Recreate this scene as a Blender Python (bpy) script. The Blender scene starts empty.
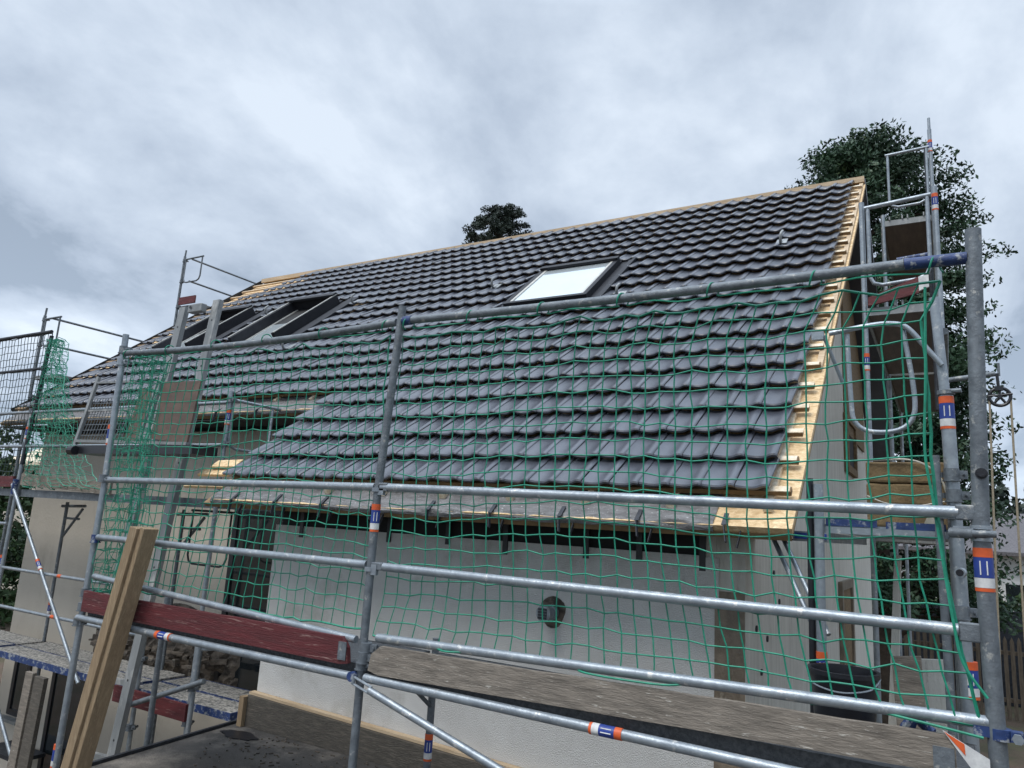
import bpy, math, random
from mathutils import Vector, Matrix
import numpy as np
random.seed(7); rng = np.random.default_rng(7)
SC = bpy.context.scene; COL = SC.collection
R_ = math.radians
# ---------------------------------------------------------------- camera
CAM = Vector((2.9495, -3.4239, 0.80))
def cam_axes(yaw, pitch, roll):
    cy, sy, cp, sp = math.cos(yaw), math.sin(yaw), math.cos(pitch), math.sin(pitch)
    f = Vector((sy*cp, cy*cp, sp)); r = Vector((cy, -sy, 0)); u = r.cross(f)
    cr, sr = math.cos(roll), math.sin(roll)
    return cr*r + sr*u, -sr*r + cr*u, f
r, u, f = cam_axes(-0.539788, 0.189228, 0.059181)
cd = bpy.data.cameras.new('camera'); cam = bpy.data.objects.new('camera', cd); COL.objects.link(cam)
M = Matrix((( r.x, u.x, -f.x), (r.y, u.y, -f.y), (r.z, u.z, -f.z))).to_4x4(); M.translation = CAM
cam.matrix_world = M; cd.sensor_width = 36; cd.lens = 36*729.92/1024; cd.clip_end = 2000; cd.clip_start = .05
SC.camera = cam
# ---------------------------------------------------------------- world: overcast sky
SUN_EL, SUN_AZ = R_(58), R_(200)
W = bpy.data.worlds.new('World'); SC.world = W; W.use_nodes = True
nt = W.node_tree; N = nt.nodes; L = nt.links; N.clear()
def nd(tree, typ, **kw):
    n = tree.nodes.new(typ)
    for k, v in kw.items():
        if k in n.inputs: n.inputs[k].default_value = v
        else: setattr(n, k, v)
    return n
out = nd(nt, 'ShaderNodeOutputWorld'); bg = nd(nt, 'ShaderNodeBackground'); L.new(bg.outputs[0], out.inputs[0])
bg.inputs['Strength'].default_value = 0.1
sky = nd(nt, 'ShaderNodeTexSky', sky_type='NISHITA', sun_disc=False, sun_elevation=SUN_EL, sun_rotation=SUN_AZ)
tc = nd(nt, 'ShaderNodeTexCoord'); sep = nd(nt, 'ShaderNodeSeparateXYZ'); L.new(tc.outputs['Generated'], sep.inputs[0])
def wm(op, a, b=None, c=None, tree=nt, clamp=False):
    n = tree.nodes.new('ShaderNodeMath'); n.operation = op; n.use_clamp = clamp
    for i, v in enumerate((a, b, c)):
        if v is None: continue
        if isinstance(v, (int, float)): n.inputs[i].default_value = v
        else: tree.links.new(v, n.inputs[i])
    return n.outputs[0]
zc = wm('ADD', wm('MAXIMUM', sep.outputs[2], 0.0), 0.38)
cx = wm('DIVIDE', sep.outputs[0], zc); cy_ = wm('DIVIDE', sep.outputs[1], zc)
cmb = nd(nt, 'ShaderNodeCombineXYZ'); L.new(cx, cmb.inputs[0]); L.new(cy_, cmb.inputs[1])
mp = nd(nt, 'ShaderNodeMapping'); L.new(cmb.outputs[0], mp.inputs[0])
mp.inputs['Rotation'].default_value = (0, 0, R_(55)); mp.inputs['Scale'].default_value = (1.0, .60, 1); mp.inputs['Location'].default_value = (3.4, .7, 0)
n1 = nd(nt, 'ShaderNodeTexNoise', Scale=2.0, Detail=10.0, Roughness=.56, Distortion=.25); L.new(mp.outputs[0], n1.inputs['Vector'])
n2 = nd(nt, 'ShaderNodeTexNoise', Scale=5.5, Detail=9.0, Roughness=.58, Distortion=.2); L.new(cmb.outputs[0], n2.inputs['Vector'])
mixf = wm('ADD', wm('MULTIPLY', n1.outputs[0], .78), wm('MULTIPLY', n2.outputs[0], .22))
ramp = nd(nt, 'ShaderNodeValToRGB'); L.new(mixf, ramp.inputs[0])
e = ramp.color_ramp.elements
e[0].position = .41; e[0].color = (2.8, 3.4, 4.25, 1)
e[1].position = .61; e[1].color = (5.9, 6.6, 7.5, 1)
k = e.new(.46); k.color = (3.75, 4.4, 5.35, 1)
k = e.new(.54); k.color = (4.8, 5.5, 6.45, 1)
# brighter towards the zenith as under a real overcast, a touch brighter at the horizon
zg = wm('MULTIPLY', wm('SMOOTH_MIN', wm('MAXIMUM', wm('SUBTRACT', sep.outputs[2], .62), 0.0), 1.0, 0.05), 7.5)
hz = wm('MULTIPLY', wm('MAXIMUM', wm('SUBTRACT', .30, sep.outputs[2]), 0.0), .95)
gain = wm('ADD', wm('ADD', zg, hz), .98)
vm = nd(nt, 'ShaderNodeVectorMath', operation='SCALE'); L.new(ramp.outputs[0], vm.inputs[0]); L.new(gain, vm.inputs['Scale'])
mx = nd(nt, 'ShaderNodeMixRGB'); mx.inputs[0].default_value = .93
L.new(sky.outputs[0], mx.inputs[1]); L.new(vm.outputs[0], mx.inputs[2]); L.new(mx.outputs[0], bg.inputs[0])
sd = bpy.data.lights.new('sun', 'SUN'); sd.energy = 1.5; sd.angle = R_(22); sd.color = (1, .97, .92)
so = bpy.data.objects.new('sun', sd); COL.objects.link(so)
# sun stands to the front-left of the house, behind the camera
sdir = Vector((math.sin(SUN_AZ)*math.cos(SUN_EL), math.cos(SUN_AZ)*math.cos(SUN_EL), math.sin(SUN_EL)))
so.rotation_euler = sdir.to_track_quat('Z', 'Y').to_euler()
SC.view_settings.view_transform = 'Standard'; SC.view_settings.look = 'None'
SC.view_settings.exposure = 0.48; SC.view_settings.gamma = 1; SC.view_settings.use_curve_mapping = False

# ---------------------------------------------------------------- materials
def material(name, c1, c2=None, rough=.6, metal=0.0, scale=8.0, lo=.35, hi=.65, bump=.0, bscale=40., stretch=(1, 1, 1), detail=6.,
             c3=None, s3=3.0, lo3=.55, hi3=.65, spec=.5, rvar=0.0):
    m = bpy.data.materials.new(name); m.use_nodes = True; t = m.node_tree
    b = t.nodes['Principled BSDF']; b.inputs['Roughness'].default_value = rough; b.inputs['Metallic'].default_value = metal
    b.inputs['Specular IOR Level'].default_value = spec
    c = t.nodes.new('ShaderNodeTexCoord'); mpn = t.nodes.new('ShaderNodeMapping'); t.links.new(c.outputs['Object'], mpn.inputs[0])
    mpn.inputs['Scale'].default_value = stretch
    if c2 is None: c2 = tuple(x*.8 for x in c1)
    n = nd(t, 'ShaderNodeTexNoise', Scale=scale, Detail=detail, Roughness=.6); t.links.new(mpn.outputs[0], n.inputs['Vector'])
    mr = nd(t, 'ShaderNodeMapRange'); mr.inputs[1].default_value = lo; mr.inputs[2].default_value = hi; t.links.new(n.outputs[0], mr.inputs[0])
    mi = t.nodes.new('ShaderNodeMixRGB'); mi.inputs[1].default_value = (*c1, 1); mi.inputs[2].default_value = (*c2, 1)
    t.links.new(mr.outputs[0], mi.inputs[0]); col = mi.outputs[0]
    if c3 is not None:
        n3 = nd(t, 'ShaderNodeTexNoise', Scale=s3, Detail=8., Roughness=.7); t.links.new(mpn.outputs[0], n3.inputs['Vector'])
        m3 = nd(t, 'ShaderNodeMapRange'); m3.inputs[1].default_value = lo3; m3.inputs[2].default_value = hi3; t.links.new(n3.outputs[0], m3.inputs[0])
        mi3 = t.nodes.new('ShaderNodeMixRGB'); mi3.inputs[2].default_value = (*c3, 1)
        t.links.new(col, mi3.inputs[1]); t.links.new(m3.outputs[0], mi3.inputs[0]); col = mi3.outputs[0]
    t.links.new(col, b.inputs['Base Color'])
    if rvar:
        rr = nd(t, 'ShaderNodeMapRange'); rr.inputs[3].default_value = max(0, rough-rvar); rr.inputs[4].default_value = min(1, rough+rvar)
        t.links.new(n.outputs[0], rr.inputs[0]); t.links.new(rr.outputs[0], b.inputs['Roughness'])
    if bump:
        nb = nd(t, 'ShaderNodeTexNoise', Scale=bscale, Detail=6., Roughness=.65); t.links.new(mpn.outputs[0], nb.inputs['Vector'])
        bp = t.nodes.new('ShaderNodeBump'); bp.inputs['Strength'].default_value = bump; bp.inputs['Distance'].default_value = .02
        t.links.new(nb.outputs[0], bp.inputs['Height']); t.links.new(bp.outputs[0], b.inputs['Normal'])
    return m
MT = {}
MT['steel'] = material('galvanised_steel', (.36, .40, .43), (.22, .25, .28), .42, .55, 14, .3, .7, .15, 60, c3=(.56, .56, .54), s3=16, lo3=.58, hi3=.66, rvar=.14)
MT['steel_dull'] = material('weathered_steel', (.20, .225, .245), (.11, .125, .14), .58, .45, 18, .3, .7, .25, 70, c3=(.36, .36, .34), s3=20, lo3=.58, hi3=.66)
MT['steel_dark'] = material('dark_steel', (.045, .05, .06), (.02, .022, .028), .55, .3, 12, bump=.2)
MT['deck_steel'] = material('perforated_deck_steel', (.12, .125, .13), (.06, .065, .07), .6, .4, 40, .35, .65, .6, 60)
MT['deck_light'] = material('dusty_grating', (.42, .40, .36), (.10, .10, .10), .8, .0, 38, .42, .6, .8, 60)
MT['blue'] = material('blue_paint', (.02, .05, .17), (.012, .03, .10), .55, 0, 20, bump=.2, c3=(.28, .30, .32), s3=18, lo3=.53, hi3=.60)
MT['orange'] = material('orange_band', (.72, .12, .025), (.55, .085, .02), .5, 0, 20)
MT['sticker_blue'] = material('blue_band', (.02, .05, .28), (.015, .04, .2), .45, 0, 20)
MT['white'] = material('white_band', (.72, .72, .70), (.5, .5, .5), .5, 0, 20)
MT['red_board'] = material('red_painted_board', (.125, .017, .02), (.07, .012, .014), .65, 0, 6, .3, .7, .35, 25, (.5, 6, 6), c3=(.34, .22, .19), s3=8, lo3=.58, hi3=.70)
MT['old_wood'] = material('aged_grey_board', (.29, .25, .205), (.13, .112, .092), .85, 0, 5, .3, .7, .5, 18, (1.3, 8, 8), c3=(.52, .49, .43), s3=9, lo3=.60, hi3=.66)
MT['wet_wood'] = material('dark_wet_wood', (.15, .13, .105), (.05, .044, .036), .75, 0, 6, .35, .65, .8, 18, (1.2, 7, 7), c3=(.22, .20, .165), s3=6, lo3=.55, hi3=.7)
MT['new_wood'] = material('fresh_sawn_wood', (.62, .48, .32), (.42, .30, .18), .7, 0, 4, .3, .7, .3, 22, (.7, 7, 7))
MT['wood_end'] = material('pale_wood_ends', (.80, .70, .55), (.55, .43, .28), .7, 0, 20)
MT['osb'] = material('osb_board', (.74, .54, .31), (.54, .36, .18), .75, 0, 26, .38, .62, .35, 40, (1, 1.6, 1.6), c3=(.86, .68, .42), s3=14, lo3=.55, hi3=.66)
MT['osb_dark'] = material('weathered_osb', (.22, .15, .075), (.13, .085, .045), .8, 0, 24, .38, .62, .35, 40)
MT['timber'] = material('brown_timber', (.40, .29, .175), (.20, .135, .075), .8, 0, 5, .3, .7, .6, 20, (11, 11, .8), c3=(.46, .36, .23), s3=5, lo3=.55, hi3=.68)
MT['render_white'] = material('white_scratch_render', (.77, .765, .74), (.67, .66, .635), .95, 0, 2.6, .3, .7, .9, 110, c3=(.50, .485, .44), s3=1.5, lo3=.54, hi3=.72)
MT['render_beige'] = material('beige_render', (.57, .52, .44), (.48, .435, .365), .92, 0, 1.2, .3, .7, .5, 60, (1, 1, .35), c3=(.29, .25, .20), s3=1.6, lo3=.58, hi3=.8)
MT['gable'] = material('grey_board_wall', (.70, .675, .61), (.52, .50, .44), .9, 0, 2.2, .3, .7, .6, 22, (6, 6, .6), c3=(.20, .18, .15), s3=2.6, lo3=.60, hi3=.74)
MT['foil'] = material('brown_foil', (.25, .20, .145), (.12, .095, .07), .4, 0, 9, .35, .65, 1.0, 9, (1, 1, .6), c3=(.30, .26, .20), s3=9, lo3=.58, hi3=.66)
MT['tile'] = material('anthracite_tile', (.060, .066, .083), (.046, .051, .065), .34, 0, 5, .3, .7, .12, 120, c3=(.088, .090, .10), s3=3.5, lo3=.56, hi3=.80, spec=.75, rvar=.08)
MT['fascia'] = material('weathered_fascia_timber', (.28, .18, .085), (.17, .105, .05), .75, 0, 6, bump=.3)
tmat = MT['tile']; tt_ = tmat.node_tree; tb_ = tt_.nodes['Principled BSDF']
gi = tt_.nodes.new('ShaderNodeNewGeometry'); mrp = nd(tt_, 'ShaderNodeMapRange'); mrp.inputs[3].default_value = .82; mrp.inputs[4].default_value = 1.16
tt_.links.new(gi.outputs['Random Per Island'], mrp.inputs[0]); lk = tb_.inputs['Base Color'].links[0]; src = lk.from_socket
vs_ = nd(tt_, 'ShaderNodeVectorMath', operation='SCALE'); tt_.links.new(src, vs_.inputs[0]); tt_.links.new(mrp.outputs[0], vs_.inputs['Scale']); tt_.links.new(vs_.outputs[0], tb_.inputs['Base Color'])
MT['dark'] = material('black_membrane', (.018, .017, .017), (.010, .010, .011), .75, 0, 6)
MT['membrane'] = material('grey_eave_membrane', (.22, .215, .215), (.11, .105, .105), .5, 0, 7, .35, .65, 1.0, 10, (1, 3, 3), c3=(.62, .62, .60), s3=30, lo3=.61, hi3=.66)
MT['black'] = material('black_plastic', (.014, .015, .020), (.010, .010, .013), .38, 0, 10, bump=.1)
MT['flash'] = material('dark_flashing', (.020, .021, .026), (.013, .014, .018), .6, 0, 12, spec=.3)
MT['frame_in'] = material('pale_window_frame', (.50, .49, .45), (.40, .39, .36), .5, 0, 10)
MT['glass'] = material('skylight_glass', (.66, .72, .74), (.62, .68, .70), .10, .55, 2)
MT['glass_dark'] = material('dark_window_glass', (.02, .026, .03), (.012, .016, .018), .06, 0, 2, spec=.8)
MT['bitumen'] = material('bitumen_felt', (.115, .105, .095), (.05, .047, .044), .75, 0, 2.2, .3, .7, .7, 60, c3=(.24, .215, .185), s3=1.8, lo3=.50, hi3=.66)
MT['net'] = material('green_net_cord', (.012, .27, .165), (.008, .19, .115), .55, 0, 30)
MT['net_bunch'] = material('bunched_green_net_cord', (.014, .22, .13), (.05, .33, .22), .6, 0, 12)
MT['net_backlit'] = material('backlit_green_net_cord', (.018, .045, .042), (.012, .03, .03), .6, 0, 30)  # shaded copy of the green cord: backlight against the sky put into the colour
MT['ply'] = material('brown_plywood', (.13, .085, .062), (.085, .055, .042), .6, 0, 8, bump=.2)
MT['ply_under'] = material('dark_brown_plywood', (.15, .115, .095), (.09, .07, .06), .7, 0, 3, .3, .7, .3, 20, (8, 1, 1))
MT['alu'] = material('dull_aluminium', (.30, .31, .31), (.20, .21, .21), .5, .4, 8, .3, .7, .2, 30, (1, 1, .4), c3=(.50, .49, .46), s3=5, lo3=.55, hi3=.7)
MT['rock_pad'] = material('brown_insulation', (.19, .13, .06), (.12, .08, .038), .9, 0, 12, .3, .7, .5, 40)
MT['film'] = material('clear_film', (.42, .39, .33), (.3, .27, .2), .25, 0, 12, bump=.5, bscale=12)
MT['rope'] = material('pale_rope', (.34, .29, .21), (.24, .20, .14), .9, 0, 60)
MT['rubble'] = material('rough_masonry', (.17, .14, .11), (.055, .047, .04), .95, 0, 7, .38, .62, 1.0, 14, (1, 1, 1.8), c3=(.33, .30, .25), s3=9, lo3=.58, hi3=.66)
MT['ground'] = material('leafy_ground', (.10, .065, .045), (.05, .045, .02), .95, 0, 1.6, .35, .65, .8, 14, c3=(.10, .10, .04), s3=.35, lo3=.55, hi3=.70)
MT['bark'] = material('tree_bark', (.075, .055, .04), (.04, .03, .022), .95, 0, 10, bump=.6, bscale=20)
MT['leaf'] = material('dark_leaves', (.028, .072, .030), (.014, .040, .020), .65, 0, .9, .35, .65, c3=(.075, .11, .035), s3=1.4, lo3=.56, hi3=.70)
MT['needle'] = material('pine_needles', (.020, .036, .022), (.012, .022, .016), .7, 0, 2)
MT['hedge'] = material('hedge_leaves', (.035, .075, .02), (.02, .04, .014), .8, 0, 1.2, c3=(.10, .15, .035), s3=2.0, lo3=.55, hi3=.7)
MT['house_wall'] = material('white_house_wall', (.70, .70, .68), (.62, .62, .60), .9, 0, 2)
MT['house_roof'] = material('grey_house_roof', (.13, .12, .125), (.085, .08, .085), .8, 0, 14, (.4), .6, .5, 20)
MT['fence_wood'] = material('weathered_fence_wood', (.20, .155, .11), (.11, .085, .06), .9, 0, 6, stretch=(4, 4, .6))

# ---------------------------------------------------------------- mesh builder
class MB:
    def __init__(s): s.v = []; s.f = []
    def add(s, vs, fs):
        o = len(s.v); s.v += [tuple(x) for x in vs]; s.f += [tuple(i+o for i in q) for q in fs]; return s
    def box(s, x0, x1, y0, y1, z0, z1):
        return s.hexa([(x0,y0,z0),(x1,y0,z0),(x1,y1,z0),(x0,y1,z0),(x0,y0,z1),(x1,y0,z1),(x1,y1,z1),(x0,y1,z1)])
    def hexa(s, p):
        return s.add(p, [(3,2,1,0),(4,5,6,7),(0,1,5,4),(1,2,6,5),(2,3,7,6),(3,0,4,7)])
    def obox(s, c, ax, ay, az):   # centre and three half-vectors
        c, ax, ay, az = map(Vector, (c, ax, ay, az))
        return s.hexa([c-ax-ay-az, c+ax-ay-az, c+ax+ay-az, c-ax+ay-az, c-ax-ay+az, c+ax-ay+az, c+ax+ay+az, c-ax+ay+az])
    def beam(s, a, b, w, h, up=(0, 0, 1)):   # rectangular bar from a to b
        a, b = Vector(a), Vector(b); d = (b-a).normalized(); u_ = Vector(up); sd_ = d.cross(u_).normalized(); u2 = sd_.cross(d)
        return s.obox((a+b)/2, (b-a)/2, sd_*w/2, u2*h/2)
    def tube(s, pts, r, n=10, cap=True, radii=None):
        pts = [Vector(p) for p in pts]; m = len(pts)
        t0 = (pts[1]-pts[0]).normalized(); ref = Vector((0, 0, 1)) if abs(t0.z) < .9 else Vector((1, 0, 0))
        side = t0.cross(ref).normalized(); vs = []
        for i, p in enumerate(pts):
            t = (pts[min(i+1, m-1)]-pts[max(i-1, 0)]).normalized()
            side = (side - t*side.dot(t)).normalized(); up = t.cross(side)
            rr = radii[i] if radii else r
            for k_ in range(n):
                a = 2*math.pi*k_/n; vs.append(p + side*(rr*math.cos(a)) + up*(rr*math.sin(a)))
        fs = [(i*n+k_, i*n+(k_+1) % n, (i+1)*n+(k_+1) % n, (i+1)*n+k_) for i in range(m-1) for k_ in range(n)]
        if cap: fs += [tuple(range(n-1, -1, -1)), tuple((m-1)*n+k_ for k_ in range(n))]
        return s.add(vs, fs)
    def poly_prism(s, poly, axis, a, b):   # polygon of 2-tuples extruded along axis
        def P(q, t):
            return {0: (t, q[0], q[1]), 1: (q[0], t, q[1]), 2: (q[0], q[1], t)}[axis]
        n = len(poly); vs = [P(q, a) for q in poly]+[P(q, b) for q in poly]
        return s.add(vs, [tuple(range(n-1, -1, -1)), tuple(range(n, 2*n))]+[(i, (i+1) % n, n+(i+1) % n, n+i) for i in range(n)])
BASE = {}
def link(name, mb, m, parent=None, smooth=False, base=None, label=None, bevel=0):
    b = BASE[parent.name] if parent else Vector(base or (0, 0, 0))
    me = bpy.data.meshes.new(name); me.from_pydata([(v[0]-b.x, v[1]-b.y, v[2]-b.z) for v in mb.v], [], mb.f); me.update()
    o = bpy.data.objects.new(name, me); COL.objects.link(o); me.materials.append(MT[m] if isinstance(m, str) else m)
    if parent: o.parent = parent
    else: o.location = b
    BASE[o.name] = b
    if smooth:
        me.polygons.foreach_set('use_smooth', [True]*len(me.polygons))
        try: me.set_sharp_from_angle(angle=R_(40))
        except Exception: pass
    if bevel:
        md = o.modifiers.new('bevel', 'BEVEL'); md.width = bevel; md.segments = 2; md.limit_method = 'ANGLE'
    if label: o['label'] = label
    return o
def tag(o, label, cat, group=None):
    o['label'] = label; o['category'] = cat
    if group: o['group'] = group
    return o
def thing(name, label, cat, loc, group=None):
    o = bpy.data.objects.new(name, None); COL.objects.link(o); o.location = loc; BASE[o.name] = Vector(loc); o.empty_display_size = .2
    return tag(o, label, cat, group)
def part(name, m, parent, fn, **kw):
    mb = MB(); fn(mb); return link(name, mb, m, parent, **kw)
def curve_pts(pts, n=8):   # Catmull-Rom
    P = [Vector(p) for p in pts]; P = [2*P[0]-P[1]]+P+[2*P[-1]-P[-2]]; o = []
    for i in range(1, len(P)-2):
        for j in range(n):
            t = j/n; a, b, c, d = P[i-1:i+3]
            o.append(.5*((2*b)+(c-a)*t+(2*a-5*b+4*c-d)*t*t+(3*b-a-3*c+d)*t**3))
    o.append(P[-2]); return o

# ================================================================ GROUND
GZ = -3.3
g = MB(); n_ = 60
for i in range(n_+1):
    for j in range(n_+1):
        fx = (i/n_*2-1); fy = (j/n_*2-1); X = 900*fx*abs(fx)**1.8; Y = 900*fy*abs(fy)**1.8
        g.v.append((X, Y, GZ+.05*math.sin(X*1.3)*math.cos(Y*.9) if abs(X) < 60 and abs(Y) < 60 else GZ))
g.f = [(i*(n_+1)+j, (i+1)*(n_+1)+j, (i+1)*(n_+1)+j+1, i*(n_+1)+j+1) for i in range(n_) for j in range(n_)]
go = link('ground', g, 'ground'); go['kind'] = 'structure'

# ================================================================ HOUSE
TH = 0.677174; CS, SN = math.cos(TH), math.sin(TH); G = .34; TW = .2045; NR = 22
O0 = Vector((0, 1.198, 1.082)); SV = Vector((0, CS, SN)); NV = Vector((0, -SN, CS)); XV = Vector((1, 0, 0))
def rp(x, s, n=0.): return O0 + XV*x + SV*s + NV*n
XR, XL = 2.19, -9.95; XC = -2.862; S_MAIN = 5*G
house = thing('house', 'white and beige house with dark half-finished tiled roof and three roof windows', 'house', (-3.5, 6, GZ))
YW = 1.6; ZT = .665; XW = 1.80; YM = 2.9
part('front_wall', 'render_white', house, lambda m: m.box(-2.6, 1.60, YW, YW+.3, GZ, ZT), label='white rough rendered wall under the low eave')
part('corner_strip', 'foil', house, lambda m: m.box(1.602, XW-.004, YW-.004, YW+.28, GZ, ZT-.22))
def cornertop(m): m.box(1.603, XW-.05, YW+.03, YW+.28, ZT-.218, .80)
part('corner_post', 'osb_dark', house, cornertop)
part('plaster_patch', 'render_white', house, lambda m: m.box(1.40, 1.63, YW-.012, YW-.001, .33, .655))
part('side_wall', 'render_white', house, lambda m: m.box(-2.598, -2.35, YW+.3, YM+.1, GZ, ZT+.6))
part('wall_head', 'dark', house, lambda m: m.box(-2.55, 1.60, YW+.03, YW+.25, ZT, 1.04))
part('main_wall', 'render_beige', house, lambda m: m.box(-9.6, -2.6, YM, YM+.3, GZ, 1.78), label='beige rendered wall under the main eave')
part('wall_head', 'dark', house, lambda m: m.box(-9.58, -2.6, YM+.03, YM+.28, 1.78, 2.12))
# rubble zone at the foot of the main wall
def rub(m):
    nx, nz = 46, 12; x0, x1, z0, z1 = -7.35, -4.35, -1.35, -.55
    vs = []
    for j in range(nz+1):
        for i in range(nx+1):
            ed = min(i, nx-i, j, nz-j)
            x = x0+(x1-x0)*i/nx; z = z0+(z1-z0)*j/nz + (.10*math.sin(x*3.1)*(j/nz))
            vs.append((x, YM-.006-(0 if ed == 0 else random.uniform(.0, .07)), z))
    m.add(vs, [(j*(nx+1)+i, j*(nx+1)+i+1, (j+1)*(nx+1)+i+1, (j+1)*(nx+1)+i) for j in range(nz) for i in range(nx)])
part('bare_masonry', 'rubble', house, rub, label='strip of bare crumbling masonry at the foot of the beige wall')
# gable wall on the right
def zroof(y, n=-.10): return (1.082 + (y-1.198)*SN/CS + n/CS)
yr = 1.198+NR*G*CS
gp = [(YW+.001, GZ), (YW+.001, zroof(YW)), (yr, zroof(yr)), (2*yr-2.6, zroof(2.6)), (2*yr-2.6, GZ)]
part('gable_wall', 'gable', house, lambda m: m.poly_prism(gp, 0, XW-.28, XW), label='grey streaked gable wall')
part('left_gable_wall', 'render_beige', house, lambda m: m.poly_prism([(YM+.01, GZ), (YM+.01, zroof(YM)), (yr, zroof(yr)), (2*yr-YM, zroof(YM)), (2*yr-YM, GZ)], 0, -9.6, -9.3))
part('gable_board', 'osb_dark', house, lambda m: m.poly_prism([(7.35, 2.3), (7.35, zroof(2*yr-7.35, -.03)), (9.9, zroof(2*yr-9.9, -.03)), (9.9, 2.3)], 0, XW+.002, XW+.03), label='brown chipboard panel high on the gable')
w = part('gable_window', 'osb_dark', house, lambda m: (m.box(XW+.004, XW+.06, 7.25, 7.38, 1.75, 2.55), m.box(XW+.004, XW+.06, 8.3, 8.4, 1.75, 2.55), m.box(XW+.004, XW+.06, 7.38, 8.3, 2.45, 2.55), m.box(XW+.004, XW+.06, 7.38, 8.3, 1.75, 1.85)))
part('pane', 'dark', w, lambda m: m.box(XW+.005, XW+.02, 7.38, 8.3, 1.85, 2.45))
w = part('gable_door', 'foil', house, lambda m: (m.box(XW+.004, XW+.05, 6.3, 6.42, -1.3, .35), m.box(XW+.004, XW+.05, 7.35, 7.5, -1.3, .35), m.box(XW+.004, XW+.05, 6.42, 7.35, .25, .35)))
part('door_panel', 'osb_dark', w, lambda m: m.box(XW+.005, XW+.025, 6.42, 7.35, -1.3, .25))
# roof base layers
roof = part('roof', 'osb', house, lambda m: (
    m.hexa([rp(XL+.15, S_MAIN-.28, -.09), rp(XR, S_MAIN-.28, -.09), rp(XR, NR*G, -.09), rp(XL, NR*G, -.09),
            rp(XL+.15, S_MAIN-.28, -.06), rp(XR, S_MAIN-.28, -.06), rp(XR, NR*G, -.06), rp(XL, NR*G, -.06)]),
    m.hexa([rp(XC+.03, -.27, -.10), rp(XR, -.27, -.10), rp(XR, S_MAIN-.282, -.10), rp(XC+.03, S_MAIN-.282, -.10),
            rp(XC+.03, -.27, -.062), rp(XR, -.27, -.062), rp(XR, S_MAIN-.282, -.062), rp(XC+.03, S_MAIN-.282, -.062)])), label='chipboard roof sheathing with dark tiles')
# back slope
def back(m):
    a = rp(0, NR*G, -.09); b = Vector((0, 2*yr-2.3, zroof(2.3, -.02)))
    for off0, off1 in ((0, .12),):
        m.hexa([(XL, a.y+.01, a.z), (XR, a.y+.01, a.z), (XR, b.y, b.z), (XL, b.y, b.z), (XL, a.y+.01, a.z+off1), (XR, a.y+.01, a.z+off1), (XR, b.y, b.z+off1), (XL, b.y, b.z+off1)])
part('back_slope', 'tile', roof, back)
# verge rafters under the overhang
def verge(m):
    m.hexa([rp(XR-.06, -.2, -.16), rp(XR-.012, -.2, -.16), rp(XR-.012, NR*G-.1, -.16), rp(XR-.06, NR*G-.1, -.16),
            rp(XR-.06, -.2, -.102), rp(XR-.012, -.2, -.102), rp(XR-.012, NR*G-.1, -.102), rp(XR-.06, NR*G-.1, -.102)])
part('verge_rafter', 'fascia', roof, verge)
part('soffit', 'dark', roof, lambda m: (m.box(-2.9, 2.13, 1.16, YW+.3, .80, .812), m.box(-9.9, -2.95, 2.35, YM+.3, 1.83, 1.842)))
# battens, one object each
for k_ in range(NR+1):
    xl = XL+.05 if k_ >= 5 else XC+.04
    def bt(m, k_=k_, xl=xl):
        s0 = k_*G - (.0 if k_ else -.0)
        x1 = XR-.035 + random.uniform(-.012, .012)
        m.hexa([rp(xl, s0, -.028), rp(x1, s0, -.028), rp(x1, s0+.05, -.028), rp(xl, s0+.05, -.028), rp(xl, s0, .004), rp(x1, s0, .004), rp(x1, s0+.05, .004), rp(xl, s0+.05, .004)])
    link('roof_batten', (lambda q: (bt(q), q)[1])(MB()), 'new_wood' if k_ > 16 else 'fascia', roof)
# pale cut ends of the battens at the right verge
for k_ in range(NR+1):
    s0 = k_*G
    part('batten_end', 'wood_end', roof, lambda m: m.hexa([rp(2.02, s0-.006, .005), rp(2.15, s0-.006, .005), rp(2.15, s0+.046, .005), rp(2.02, s0+.046, .005), rp(2.02, s0-.006, .011), rp(2.15, s0-.006, .011), rp(2.15, s0+.046, .011), rp(2.02, s0+.046, .011)]))
# ridge board
part('ridge_board', 'new_wood', roof, lambda m: m.box(XL+.02, XR-.01, yr-.03, yr+.03, zroof(yr, 0)-.04, zroof(yr, 0)+.045))
def cb(m, x, s0, s1): m.hexa([rp(x, s0, -.060), rp(x+.045, s0, -.060), rp(x+.045, s1, -.060), rp(x, s1, -.060), rp(x, s0, -.029), rp(x+.045, s0, -.029), rp(x+.045, s1, -.029), rp(x, s1, -.029)])
for i in range(9):
    part('counter_batten', 'wood_end', roof, lambda m: cb(m, -2.72+.592*i, -.10, S_MAIN-.3))
    part('rafter_tip', 'wood_end', roof, lambda m: m.hexa([rp(-2.725+.592*i, -.135, -.050), rp(-2.67+.592*i, -.135, -.050), rp(-2.67+.592*i, -.101, -.050), rp(-2.725+.592*i, -.101, -.050), rp(-2.725+.592*i, -.125, -.005), rp(-2.67+.592*i, -.125, -.005), rp(-2.67+.592*i, -.101, .004), rp(-2.725+.592*i, -.101, .004)]))
for i in range(12):
    part('counter_batten', 'wood_end', roof, lambda m: cb(m, -9.8+.592*i, S_MAIN-.08, S_MAIN+2.0))
part('counter_batten', 'new_wood', roof, lambda m: cb(m, 2.12, S_MAIN, NR*G))
def rbox(m, x0, x1, s0, s1, n0, n1):
    m.hexa([rp(x0, s0, n0), rp(x1, s0, n0), rp(x1, s1, n0), rp(x0, s1, n0), rp(x0, s0, n1), rp(x1, s0, n1), rp(x1, s1, n1), rp(x0, s1, n1)])
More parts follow.
